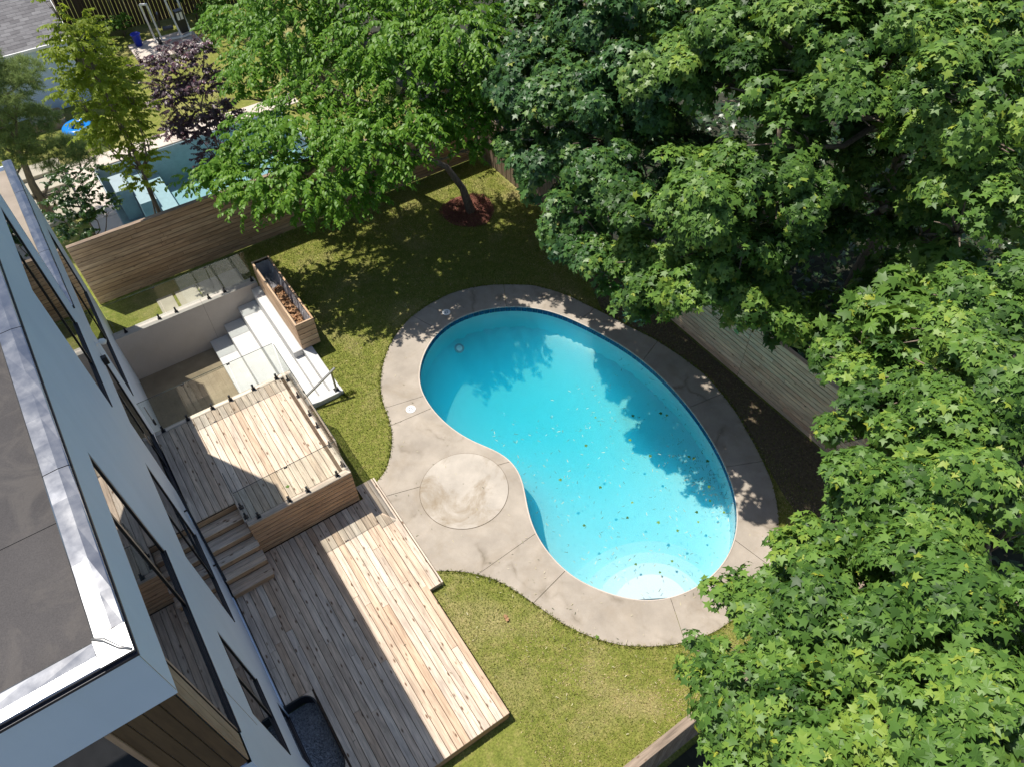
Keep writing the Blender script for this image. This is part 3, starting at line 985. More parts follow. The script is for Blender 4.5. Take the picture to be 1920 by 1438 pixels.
# crumpled liner
nx, ny = 22, 70
v, f = [], []
for j in range(ny + 1):
    for i in range(nx + 1):
        u = i / nx
        y = PY0 + 0.04 + (PY1 - PY0 - 0.08) * j / ny
        x = PX0 + 0.055 + (PX1 - PX0 - 0.11) * u
        e = min(u, 1 - u) * 2
        z = 1.03 - 0.42 * min(1, e * 2.2) - (0.05 * math.sin(j * 0.9 + i) + 0.03 * math.sin(j * 2.3 - i * 1.7)) * min(1, e * 3)
        if j < 2 or j > ny - 2:
            z = 1.0
        v.append((x + 0.012 * math.sin(j * 1.9 + i), y, z + random.uniform(-0.015, 0.015)))
for j in range(ny):
    for i in range(nx):
        a = j * (nx + 1) + i
        f.append((a, a + 1, a + nx + 2, a + nx + 1))
obj('liner', mesh('liner', v, f, 'liner'), parent=pb)
N = 900
yy = rng.uniform(PY0 + 0.1, PY0 + 2.1, N)
pos = np.c_[rng.normal(3.13, 0.075, N), yy, 0.66 + rng.uniform(0, 0.10, N)]
leaf_q = np.array([(-0.4, -0.5, 0), (0.4, -0.5, 0.1), (0.45, 0.5, 0), (-0.35, 0.55, 0.15)], float)
leaf_qf = np.array([(0, 1, 2), (0, 2, 3)])
rm = frames(rng.normal(size=(N, 3)) * 0.6 + (0, 0, 1), rng.normal(size=(N, 3)))
stuff(obj('dry_leaves', scatter('dry_leaves', pos, rng.uniform(0.03, 0.085, N), leaf_q, leaf_qf, rm, 'dry_leaf'), parent=pb))

# ------------------------------------------------------------------ white house
XW = -1.272
house = thing('house', 'white flat roofed modern house with metal parapet caps and dark windows', 'house', (-4.0, 8.4, 0))

def facade_x(name, X, y0, y1, z0, z1, ops, dep=0.05):
    ys = sorted({y0, y1, *[o_[0] for o_ in ops], *[o_[1] for o_ in ops]})
    zs = sorted({z0, z1, *[o_[2] for o_ in ops], *[o_[3] for o_ in ops]})
    v, f = [], []
    def quad(a, b, c, d):
        k = len(v)
        v.extend((a, b, c, d))
        f.append((k, k + 1, k + 2, k + 3))
    for ya, yb in zip(ys[:-1], ys[1:]):
        for za, zb in zip(zs[:-1], zs[1:]):
            ym, zm = (ya + yb) / 2, (za + zb) / 2
            if any(o_[0] < ym < o_[1] and o_[2] < zm < o_[3] for o_ in ops):
                continue
            quad((X, ya, za), (X, yb, za), (X, yb, zb), (X, ya, zb))
    for (a, b, c, d) in ops:
        quad((X, a, c), (X - dep, a, c), (X - dep, b, c), (X, b, c))
        quad((X, a, d), (X, b, d), (X - dep, b, d), (X - dep, a, d))
        quad((X, b, c), (X - dep, b, c), (X - dep, b, d), (X, b, d))
        if a > y0 + 0.01:
            quad((X, a, c), (X, a, d), (X - dep, a, d), (X - dep, a, c))
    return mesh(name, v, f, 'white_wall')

W1 = (3.44, 6.52, 6.15, 8.40)
WA = (10.05, 12.40, 5.55, 8.10)
W2 = (7.45, 9.60, 2.00, 4.50)
W3 = (4.60, 6.00, 2.55, 4.58)
W4 = (5.0, 6.15, 0.10, 1.03)
DR = (10.90, 13.07, 1.445, 4.22)
WB = (14.0, 18.25, 1.90, 4.0)
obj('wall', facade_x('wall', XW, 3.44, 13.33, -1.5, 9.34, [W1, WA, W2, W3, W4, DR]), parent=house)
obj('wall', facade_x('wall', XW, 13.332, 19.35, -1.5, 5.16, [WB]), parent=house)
# near wall facing the camera: white bands with the corner window between them
v, f = [], []
def q4(a, b, c, d):
    k = len(v)
    v.extend((a, b, c, d))
    f.append((k, k + 1, k + 2, k + 3))
YN = 3.44
q4((-9, YN, 8.40), (XW, YN, 8.40), (XW, YN, 9.34), (-9, YN, 9.34))
q4((-9, YN, -0.5), (XW, YN, -0.5), (XW, YN, 6.15), (-9, YN, 6.15))
q4((-9, YN, 6.15), (-4.6, YN, 6.15), (-4.6, YN, 8.40), (-9, YN, 8.40))
q4((-9, YN, 8.40), (-9, YN + 0.4, 8.40), (XW, YN + 0.4, 8.40), (XW, YN, 8.40))
q4((-9, YN, 6.15), (XW, YN, 6.15), (XW, YN + 0.4, 6.15), (-9, YN + 0.4, 6.15))
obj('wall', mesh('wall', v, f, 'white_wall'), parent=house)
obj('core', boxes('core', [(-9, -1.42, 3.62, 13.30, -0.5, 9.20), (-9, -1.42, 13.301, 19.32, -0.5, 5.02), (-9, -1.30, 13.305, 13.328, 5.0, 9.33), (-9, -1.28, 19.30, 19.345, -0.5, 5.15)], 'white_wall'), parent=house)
# corner post clad in tan and brown boards
for k in range(2):
    y = 3.47 + 0.16 * (k + 0.5)
    board('corner_board', (-1.296, y, 6.16), (-1.296, y, 8.39), 0.155, 0.02, 'tan', house, 'X')
for k in range(4):
    x = -1.31 - 0.138 * (k + 0.5)
    board('corner_board', (x, 3.466, 6.16), (x, 3.466, 8.39), 0.132, 0.02, 'brown_panel', house, 'Y')
board('corner_board', (-1.875, 3.455, 6.16), (-1.875, 3.455, 8.39), 0.05, 0.04, 'tan', house, 'Y')
obj('pane', boxes('pane', [(-4.6, -1.90, 3.50, 3.51, 6.16, 8.39)], 'pane'), parent=house)

def window_x(op, mull=(), frame='black_metal', rail=(), fw=0.04, inset=0.015, first=True, name='window'):
    y0, y1, z0, z1 = op
    X = XW - inset
    bl = [(X - 0.03, X + 0.010, y0, y1, z0, z0 + fw), (X - 0.03, X + 0.010, y0, y1, z1 - fw, z1),
          (X - 0.03, X + 0.009, y0, y0 + fw, z0 + fw, z1 - fw), (X - 0.03, X + 0.009, y1 - fw, y1, z0 + fw, z1 - fw)]
    w = obj(name, boxes(name, bl, frame), parent=house)
    obj('pane', boxes('pane', [(X - 0.02, X - 0.008, y0 + fw * 0.5, y1 - fw * 0.5, z0 + fw * 0.5, z1 - fw * 0.5)], 'pane'), parent=w)
    for m_ in mull:
        obj('mullion', boxes('mullion', [(X - 0.007, X + 0.008, m_ - 0.03, m_ + 0.03, z0 + fw, z1 - fw)], frame), parent=w)
    for z in rail:
        obj('transom', boxes('transom', [(X - 0.007, X + 0.007, y0 + fw, y1 - fw, z - 0.025, z + 0.025)], frame), parent=w)
    # dark sill that stands proud of the wall
    obj('sill', boxes('sill', [(XW - 0.03, XW + 0.014, y0, y1, z0 - 0.02, z0 + 0.003)], 'navy'), parent=w)
    return w
window_x((3.80, 6.52, 6.15, 8.40), [5.62])
window_x(WA, [11.2])
window_x(W2, [8.5])
window_x(W3, [5.3])
window_x(W4)
window_x(WB, [16.1])
dr = window_x(DR, [12.0], name='sliding_door', fw=0.06)
bar('handle', (XW - 0.03, 11.93, 2.35), (XW - 0.03, 11.93, 2.75), 0.03, 0.03, 'grey_metal', dr)
# thin expansion joints in the render
for (y, za, zb) in ((4.42, 4.62, 6.10), (13.331, 5.3, 9.3), (3.46, 8.43, 9.28)):
    obj('render_joint', boxes('render_joint', [(XW - 0.002, XW + 0.003, y - 0.004, y + 0.004, za, zb)], 'grey_metal'), parent=house)
# base flashing along the deck
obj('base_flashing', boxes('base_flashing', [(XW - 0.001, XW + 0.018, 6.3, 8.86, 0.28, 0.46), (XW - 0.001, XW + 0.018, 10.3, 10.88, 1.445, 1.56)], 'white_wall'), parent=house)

# roofs
obj('roof', boxes('roof', [(-9, -1.47, 3.66, 13.14, 9.1, 9.285)], 'felt'), parent=house)
obj('roof', boxes('roof', [(-9, -1.44, 13.34, 19.18, 4.9, 5.12)], 'felt_low'), parent=house)
for (x0, y0, x1, y1) in ((-4.5, 5.0, -1.5, 5.05), (-2.45, 3.7, -2.42, 6.2), (-2.42, 6.2, -2.2, 6.23), (-2.22, 6.2, -2.2, 13.0)):
    obj('roof_seam', boxes('roof_seam', [(x0, x1, y0, y1, 9.280, 9.291)], 'felt'), parent=house)
def cap_x(xo, xi, ya, yb, z, n='parapet_cap'):
    """folded metal cap along Y, outer edge at xo, slightly domed"""
    prof = [(xo, z - 0.055), (xo, z - 0.006), (xo - 0.01, z), ((xo * 0.6 + xi * 0.4), z + 0.012), (xi + 0.012, z + 0.004), (xi, z - 0.006), (xi, z - 0.11)]
    v, f = [], []
    seg = max(2, int((yb - ya) / 0.35))
    for j in range(seg + 1):
        y = ya + (yb - ya) * j / seg
        for k, (x, zz) in enumerate(prof):
            v.append((x, y, zz + (random.uniform(-0.005, 0.005) if 1 < k < 5 and 0 < j < seg else 0)))
    m_ = len(prof)
    for j in range(seg):
        for k in range(m_ - 1):
            f.append((j * m_ + k, (j + 1) * m_ + k, (j + 1) * m_ + k + 1, j * m_ + k + 1))
    return obj(n, mesh(n, v, f, 'metal', False), parent=house)
XO, XI = -1.252, -1.49
for a, b in ((3.68, 5.46), (5.47, 7.60), (7.61, 10.0), (10.01, 13.33)):
    cap_x(XO, XI, a, b, 9.40)
for a, b in ((13.34, 15.35), (15.36, 17.85), (17.86, 19.36)):
    cap_x(-1.252, -1.46, a, b, 5.235)
# cap along the near edge and the sealed mitre at the corner
def cap_y(ya, yi, xa, xb, z):
    prof = [(ya, z - 0.055), (ya, z - 0.006), (ya + 0.01, z), (ya * 0.6 + yi * 0.4, z + 0.012), (yi - 0.012, z + 0.004), (yi, z - 0.006), (yi, z - 0.11)]
    v, f = [], []
    for j in range(9):
        x = xa + (xb - xa) * j / 8
        for k, (y, zz) in enumerate(prof):
            v.append((x, y, zz + (random.uniform(-0.005, 0.005) if 1 < k < 5 else 0)))
    m_ = len(prof)
    for j in range(8):
        for k in range(m_ - 1):
            f.append((j * m_ + k, j * m_ + k + 1, (j + 1) * m_ + k + 1, (j + 1) * m_ + k))
    return obj('parapet_cap', mesh('parapet_cap', v, f, 'metal'), parent=house)
cap_y(3.42, 3.66, -5.0, -1.50, 9.40)
obj('corner_cap', boxes('corner_cap', [(-1.50, -1.252, 3.42, 3.68, 9.34, 9.403)], 'metal'), parent=house)
v, f = tube([(-1.50, 3.68, 9.402), (-1.42, 3.62, 9.406), (-1.34, 3.50, 9.406), (-1.262, 3.43, 9.404)], [0.012, 0.018, 0.014, 0.012], 6)
obj('sealant', mesh('sealant', v, f, 'grey_metal', True), parent=house)
obj('drip_edge', boxes('drip_edge', [(-1.30, -1.243, 3.40, 13.33, 9.318, 9.352), (-9, -1.30, 3.40, 3.46, 9.318, 9.353)], 'navy'), parent=house)
obj('drip_edge', boxes('drip_edge', [(-1.30, -1.243, 13.34, 19.36, 5.155, 5.186)], 'navy'), parent=house)
# wall fittings
lamp = thing('flood_lamp', 'small white dome lamp on a bracket at the house wall above the sliding door', 'lamp', (XW, 13.15, 4.33))
v, f = tube([(XW, 13.15, 4.33), (XW + 0.02, 13.15, 4.33)], [0.05, 0.05], 16)
obj('base', mesh('base', v, f, 'white_plastic', True), parent=lamp)
bar('arm', (XW + 0.02, 13.15, 4.33), (XW + 0.10, 13.17, 4.30), 0.025, 0.025, 'white_plastic', lamp)
v, f = tube([(XW + 0.06, 13.2, 4.32), (XW + 0.09, 13.2, 4.31), (XW + 0.14, 13.2, 4.28), (XW + 0.18, 13.2, 4.25)], [0.03, 0.055, 0.065, 0.05], 16)
obj('head', mesh('head', v, f, 'white_plastic', True), parent=lamp)
ol = thing('wall_sconce', 'black box sconce on the white wall beside the sliding door', 'lamp', (XW, 12.55, 4.34))
obj('housing', chbox('housing', 0.10, 0.10, 0.18, 'black_metal'), (XW + 0.052, 12.55, 4.38), parent=ol)
obj('mount', chbox('mount', 0.02, 0.07, 0.10, 'grey_metal'), (XW + 0.0115, 12.55, 4.38), parent=ol)
ob = thing('outlet_box', 'small black outlet box low on the white wall over the sunken patio', 'outlet', (XW, 14.7, 0.1))
obj('housing', chbox('housing', 0.05, 0.11, 0.14, 'black_metal'), (XW + 0.026, 14.7, 0.13), parent=ob)
bar('conduit', (XW + 0.012, 14.7, 0.21), (XW + 0.012, 14.7, 0.75), 0.02, 0.02, 'grey_metal', ob)

# ------------------------------------------------------------------ fences of the garden
def plank_fence(root, a, b, z0, rows, bh, mat, axis, fixed, seg=(2.2, 3.6), gap=0.013, thick=0.026, lean=0.0):
    for r_ in range(rows):
        p = a - random.uniform(0, 1.5)
        z = z0 + bh * (r_ + 0.5)
        while p < b:
            q = p + random.uniform(*seg)
            s, e = max(p, a), min(q, b)
            if e - s > 0.05:
                c = fixed + random.uniform(-0.0015, 0.0015)
                if axis == 'X':
                    board('plank', (s + 0.002, c, z), (e - 0.002, c, z), bh - gap, thick, mat, root, 'Y', 0.008)
                else:
                    board('plank', (c, s + 0.002, z), (c, e - 0.002, z), bh - gap, thick, mat, root, 'X', 0.008)
            p = q
bf = thing('plank_fence', 'brown horizontal plank fence across the far end of the garden', 'fence', (5.3, 20.1, 0))
plank_fence(bf, -1.26, 11.80, 0.02, 15, 0.1385, 'fence_brown', 'X', 20.06)
obj('backing', boxes('backing', [(-1.25, 11.79, 20.074, 20.084, 0.02, 2.09)], 'fence_dark'), parent=bf)
board('cap', (-1.26, 20.10, 2.112), (11.8, 20.10, 2.112), 0.13, 0.03, 'fence_grey', bf)
for k in range(8):
    x = -1.1 + k * 1.82
    bar('post', (x, 20.13, 0), (x, 20.13, 2.09), 0.09, 0.09, 'fence_grey', bf)
rf = thing('plank_fence', 'pale horizontal plank fence behind the pool under the maples', 'fence', (11.95, 5.0, 0))
plank_fence(rf, 7.45, 13.2, 0.03, 14, 0.139, 'fence_pale', 'Y', 11.905)
plank_fence(rf, 1.62, 7.448, 0.015, 14, 0.139, 'fence_pale', 'Y', 11.91)
obj('backing', boxes('backing', [(11.922, 11.932, 1.63, 13.19, 0.03, 1.955)], 'fence_dark'), parent=rf)
board('cap', (11.93, 1.62, 1.985), (11.93, 13.2, 1.985), 0.12, 0.03, 'fence_pale', rf)
for k in range(7):
    y = 1.7 + k * 1.9
    bar('post', (12.0, y, 0), (12.0, y, 1.96), 0.09, 0.09, 'fence_pale', rf)
rf2 = thing('picket_fence', 'weathered vertical board fence near the far corner under dark leaves', 'fence', (11.95, 16.6, 0))
y = 13.22
k = 0
while y < 20.0:
    w_ = 0.135
    h_ = 1.78 + 0.03 * ((k * 37) % 5)
    board('picket', (11.92 + 0.012 * (k % 2), y + w_ / 2, 0.02), (11.92 + 0.012 * (k % 2), y + w_ / 2, h_), w_ - 0.01, 0.02, 'fence_grey', rf2, 'X', 0.004)
    y += w_
    k += 1
for z in (0.4, 1.4):
    board('rail', (11.965, 13.22, z), (11.965, 20.0, z), 0.09, 0.04, 'fence_grey', rf2, 'X')
nf = thing('board_fence', 'brown vertical board fence with flat cap at the near lawn edge', 'fence', (6, 1.6, 0))
x = 2.3
while x < 11.85:
    board('board', (x + 0.07, 1.56, 0.02), (x + 0.07, 1.56, 1.76), 0.136, 0.02, 'fence_grey', nf, 'Y', 0.004)
    x += 0.142
board('cap', (2.25, 1.60, 1.785), (11.85, 1.60, 1.785), 0.15, 0.035, 'fence_grey', nf)
for k in range(6):
    bar('post', (2.4 + k * 1.85, 1.63, 0), (2.4 + k * 1.85, 1.63, 1.765), 0.09, 0.09, 'fence_grey', nf)

# ------------------------------------------------------------------ neighbour's garden
npool = thing('neighbour_pool', 'straight edged pale blue pool behind the brown fence', 'pool', (3.8, 24.5, 0))
x0, x1, y0, y1 = 0.40, 7.35, 21.65, 27.30
obj('basin', boxes('basin', [(x0 - 0.03, x1 + 0.03, y0 - 0.03, y1 + 0.03, -1.6, -1.45), (x0 - 0.04, x0, y0, y1, -1.45, -0.02), (x1, x1 + 0.04, y0, y1, -1.45, -0.02), (x0, x1, y0 - 0.04, y0, -1.45, -0.021), (x0, x1, y1, y1 + 0.04, -1.45, -0.021)], 'plaster2'), parent=npool)
obj('water', boxes('water', [(x0 + 0.003, x1 - 0.003, y0 + 0.003, y1 - 0.003, -1.44, -0.16)], 'water2'), parent=npool)
for i, (xa, xb, ya, yb, zt) in enumerate(((x0 + 0.25, x0 + 0.75, 25.9, 27.0, -0.25), (x0 + 0.78, x0 + 1.35, 25.2, 27.28, -0.55), (x0 + 1.36, x0 + 1.9, 24.6, 27.28, -0.85))):
    obj('entry_step', boxes('entry_step', [(xa, xb, ya, yb, -1.44, zt)], 'plaster2'), parent=npool)
npatio = structure(bpy.data.objects.new('neighbour_paving', None))
COL.objects.link(npatio)
for (xa, xb, ya, yb) in ((-0.5, 0.36, 21.0, 24.2), (-0.5, 0.36, 24.21, 28.2), (0.37, 3.2, 27.34, 28.2), (3.21, 6.0, 27.34, 28.2), (6.01, 8.2, 27.34, 28.2), (0.37, 4.0, 20.9, 21.6), (4.01, 8.2, 20.9, 21.6), (-2.1, -0.51, 28.0, 28.9)):
    obj('slab', chbox('slab', xb - xa, yb - ya, 0.08, 'coping_stone', 0.01), ((xa + xb) / 2, (ya + yb) / 2, -0.01), parent=npatio)
gs = thing('garden_steps', 'four wide grey stone steps beside the neighbouring pool', 'steps', (-1.2, 26.4, 0))
for k in range(4):
    zt = 0.50 - 0.13 * k
    obj('step', chbox('step', 1.32, 0.80, zt + 0.06, 'paver', 0.012), (-1.18, 27.60 - 0.815 * k, (zt - 0.04) / 2), parent=gs)

tubeo = thing('inflatable_ring', 'glossy blue inflatable swim ring lying on the far lawn', 'swim ring', (0.62, 30.2, 0.15))
v, f = [], []
for i in range(36):
    a = 2 * math.pi * i / 36
    for j in range(14):
        b = 2 * math.pi * j / 14
        rr = 0.41 + 0.19 * math.cos(b)
        v.append((rr * math.cos(a), rr * math.sin(a), 0.15 * math.sin(b)))
for i in range(36):
    for j in range(14):
        f.append((i * 14 + j, ((i + 1) % 36) * 14 + j, ((i + 1) % 36) * 14 + (j + 1) % 14, i * 14 + (j + 1) % 14))
obj('tube', mesh('tube', v, f, 'blue_tube', True), (0.62, 30.2, 0.16), parent=tubeo)
v, f = tube([(0, 0, 0), (0, 0, 0.03)], [0.014, 0.01], 8)
obj('valve', mesh('valve', v, f, 'white_plastic'), (0.30, 30.05, 0.30), parent=tubeo)

rb = thing('raised_bed', 'low timber raised bed of bare soil beside the blue ring', 'planter', (-0.2, 31.4, 0))
for (p0, p1) in (((-0.75, 31.0, 0.17), (0.32, 30.85, 0.17)), ((-0.75, 32.0, 0.17), (0.32, 31.85, 0.17)), ((-0.77, 31.0, 0.17), (-0.77, 32.0, 0.17)), ((0.34, 30.87, 0.17), (0.34, 31.83, 0.17))):
    d = Vector(p1) - Vector(p0)
    board('side_board', p0, p1, 0.33, 0.035, 'fence_grey', rb, 'Y' if abs(d.x) > abs(d.y) else 'X')
v, f = prism([(-0.74, 31.03), (0.31, 30.89), (0.31, 31.82), (-0.74, 31.97)], 0.0, 0.27)
obj('soil', mesh('soil', v, f, 'paver'), parent=rb)

pf = thing('slab_platform', 'square pale concrete platform on the far lawn under the exercise frame', 'platform', (5.4, 34.8, 0))
for (xa, xb) in ((4.0, 5.38), (5.39, 6.78)):
    obj('slab', chbox('slab', xb - xa, 1.95, 0.18, 'coping_stone', 0.015), ((xa + xb) / 2, 34.85, 0.09), parent=pf)

gy = thing('exercise_machine', 'white framed home gym with black pads on the concrete platform', 'exercise machine', (5.9, 35.3, 0.18))
GZ = 0.182
T_ = 'white_paint'
for p0, p1 in (((5.15, 35.1, GZ + 0.03), (5.15, 35.75, GZ + 0.03)), ((5.15, 35.7, GZ + 0.06), (5.05, 35.6, GZ + 1.5)), ((5.35, 35.2, GZ + 0.06), (5.30, 35.45, GZ + 1.45)),
               ((5.05, 35.6, GZ + 1.5), (5.32, 35.45, GZ + 1.5)), ((5.35, 35.2, GZ + 0.08), (6.2, 35.0, GZ + 0.08)), ((6.2, 35.0, GZ + 0.08), (6.6, 35.1, GZ + 0.08)),
               ((6.15, 35.05, GZ + 0.1), (6.05, 35.4, GZ + 1.5)), ((6.6, 35.15, GZ + 0.1), (6.55, 35.5, GZ + 1.5)), ((6.05, 35.4, GZ + 1.52), (6.55, 35.5, GZ + 1.52))):
    bar('frame_tube', p0, p1, 0.07, 0.07, T_, gy)
obj('top_plate', chbox('top_plate', 0.55, 0.35, 0.05, T_), (6.3, 35.5, GZ + 1.57), (0, 0, 0.15), parent=gy)
obj('weight_stack', chbox('weight_stack', 0.34, 0.3, 0.9, 'pad'), (6.38, 35.3, GZ + 0.6), (0, 0, 0.15), parent=gy)
for k in range(2):
    obj('label_plate', chbox('label_plate', 0.11, 0.01, 0.3, T_), (6.30 + 0.15 * k, 35.135 + 0.02 * k, GZ + 0.85), (0, 0, 0.15), parent=gy)
obj('seat', chbox('seat', 0.45, 0.3, 0.08, 'pad', 0.02), (5.75, 35.2, GZ + 0.5), (0, 0, -0.2), parent=gy)
obj('backrest', chbox('backrest', 0.08, 0.3, 0.6, 'pad', 0.02), (5.5, 35.3, GZ + 0.85), (0, 0.15, -0.2), parent=gy)
for y_ in (35.05, 35.3):
    v, f = tube([(5.15, y_, GZ + 0.1), (5.28, y_, GZ + 0.1)], [0.1, 0.1], 16)
    obj('wheel', mesh('wheel', v, f, 'pad', True), parent=gy)

bn = thing('blue_bin', 'small open blue plastic bin at the platform edge', 'bin', (4.42, 35.5, 0.18))
v, f = [], []
for r_, z in ((0.14, 0.0), (0.19, 0.46), (0.205, 0.47), (0.205, 0.50), (0.18, 0.50), (0.13, 0.04)):
    v += [(4.42 + r_ * math.cos(2 * math.pi * i / 24), 35.5 + r_ * math.sin(2 * math.pi * i / 24), 0.181 + z) for i in range(24)]
for s in range(5):
    for i in range(24):
        f.append((s * 24 + i, s * 24 + (i + 1) % 24, (s + 1) * 24 + (i + 1) % 24, (s + 1) * 24 + i))
f.append(tuple(range(23, -1, -1)))
f.append(tuple(range(120, 144)))
obj('body', mesh('body', v, f, 'blue_bin', True), parent=bn)

ff = thing('dark_fence', 'dark vertical board fence far behind the concrete platform', 'fence', (6, 38.2, 0))
x = 1.9
while x < 12.5:
    board('board', (x, 38.2 - 0.08 * (x - 2), 0.0), (x, 38.2 - 0.08 * (x - 2), 1.95 + 0.02 * math.sin(x * 9)), 0.155, 0.02, 'fence_dark', ff, 'Y', 0.004)
    x += 0.165

# garage with shingles in the far corner
ga = thing('garage', 'small white garage with grey shingle roof and white gutter', 'garage', (-1.5, 34.5, 0))
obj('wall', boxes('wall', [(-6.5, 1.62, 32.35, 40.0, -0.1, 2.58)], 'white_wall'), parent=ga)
sl = math.tan(R(24))
v = [(-6.6, 31.95, 2.55), (1.8, 31.95, 2.55), (1.8, 38, 2.55 + 6.05 * sl), (-6.6, 38, 2.55 + 6.05 * sl),
     (-6.6, 31.95, 2.47), (1.8, 31.95, 2.47), (1.8, 38, 2.47 + 6.05 * sl), (-6.6, 38, 2.47 + 6.05 * sl)]
f = [(0, 1, 2, 3), (7, 6, 5, 4), (4, 5, 1, 0), (5, 6, 2, 1), (6, 7, 3, 2), (7, 4, 0, 3)]
roof_o = obj('roof', mesh('roof', v, f, 'shingle'), parent=ga)
sh = chbox('shingle', 0.318, 0.185, 0.012, 'shingle', 0.002)
ca = math.cos(R(24))
cnt = 0
for r_ in range(22):
    d = 0.06 + r_ * 0.155
    for k in range(9):
        x = 1.65 - 0.322 * k - (0.16 if r_ % 2 else 0)
        if x < -1.2 or cnt > 240:
            continue
        cnt += 1
        y = 31.95 + d * ca
        z = 2.55 + (y - 31.95) * sl
        obj('shingle', sh, (x, y, z + 0.012), (R(24) - 0.03, 0, random.uniform(-0.004, 0.004)), parent=ga)
board('gutter', (-6.6, 31.90, 2.50), (1.8, 31.90, 2.50), 0.10, 0.10, 'white_paint', ga)
board('rake_board', (1.82, 31.95, 2.50), (1.82, 38.0, 2.50 + 6.05 * sl), 0.03, 0.12, 'white_paint', ga)

hs = thing('garden_hose', 'coil of dark green hose hanging at the garage side', 'hose', (2.1, 34.0, 1.2))
v, f = [], []
for c in range(5):
    pts = []
    for i in range(25):
        a = 2 * math.pi * i / 24
        pts.append((2.0 + 0.05 * c, 34.2 + (0.42 - 0.02 * c) * math.cos(a) + 0.02 * c, 1.35 + (0.55 - 0.015 * c) * math.sin(a)))
    vv, fv = tube(pts, [0.022] * 25, 6, False)
    k = len(v)
    v += vv
    f += [tuple(i + k for i in q) for q in fv]
obj('coil', mesh('coil', v, f, 'hose', True), parent=hs)
obj('hook', chbox('hook', 0.5, 0.1, 0.08, 'grey_metal'), (1.86, 34.2, 1.88), parent=hs)
for i, (x, w_, z, h_) in enumerate(((4.2, 0.32, 1.6, 0.42), (4.75, 0.40, 1.75, 0.40), (5.25, 0.22, 1.45, 0.40))):
    mb = thing('meter_box', ['white utility box on the dark fence, nearest the garage', 'widest white utility box on the dark fence', 'small pale utility box lowest on the dark fence'][i], 'utility box', (x, 37.9, z))
    yb = 38.2 - 0.08 * (x - 2) - 0.09
    obj('housing', chbox('housing', w_, 0.14, h_, 'white_paint', 0.01), (x, yb, z), parent=mb)
    obj('door', chbox('door', w_ - 0.06, 0.012, h_ - 0.08, 'white_paint', 0.003), (x, yb - 0.077, z), parent=mb)
    bar('conduit', (x, yb, 0.05), (x, yb, z - h_ / 2), 0.03, 0.03, 'grey_metal', mb)

# ------------------------------------------------------------------ leaves
def fan(half, tipy, centre):
    """star shaped leaf from its right half outline, a fan around centre"""
    pts = [(0.0, 0.0)] + half + [(0.0, tipy)] + [(-x, y) for x, y in half[::-1]]
    v = [(centre[0], centre[1])] + pts
    v = np.array([(x, y, -0.30 * x * x - 0.22 * (y - 0.25) ** 2 + 0.05 * abs(x)) for x, y in v])
    n = len(pts)
    f = np.array([(0, 1 + i, 1 + (i + 1) % n) for i in range(n)])
    return v - (0, 0.25, 0), f
MAPLE = fan([(0.16, -0.05), (0.46, -0.02), (0.31, 0.19), (0.64, 0.46), (0.41, 0.49), (0.21, 0.52), (0.30, 0.74), (0.12, 0.76)], 1.05, (0, 0.30))
MAPLE_LO = fan([(0.48, -0.03), (0.29, 0.19), (0.64, 0.47), (0.20, 0.54)], 1.07, (0, 0.30))
OVAL = (np.array([(0, 0, 0), (0.25, 0.30, 0.06), (0.24, 0.62, 0.03), (0, 1, -0.14), (-0.24, 0.62, 0.03), (-0.25, 0.30, 0.06), (0, 0.5, -0.02)], float) - (0, 0.1, 0),
        np.array([(0, 1, 6), (1, 2, 6), (2, 3, 6), (3, 4, 6), (4, 5, 6), (5, 0, 6)]))
NEEDLE = (np.array([(-0.02, 0, 0), (0.02, 0, 0), (0, 1, 0)], float), np.array([(0, 1, 2)]))

def unit(a):
    return a / (np.linalg.norm(a, axis=-1, keepdims=True) + 1e-9)
def rand_dirs(n, zmin=-1.0):
    z = rng.uniform(zmin, 1, n)
    a = rng.uniform(0, 2 * np.pi, n)
    r_ = np.sqrt(1 - z * z)
    return np.c_[r_ * np.cos(a), r_ * np.sin(a), z]

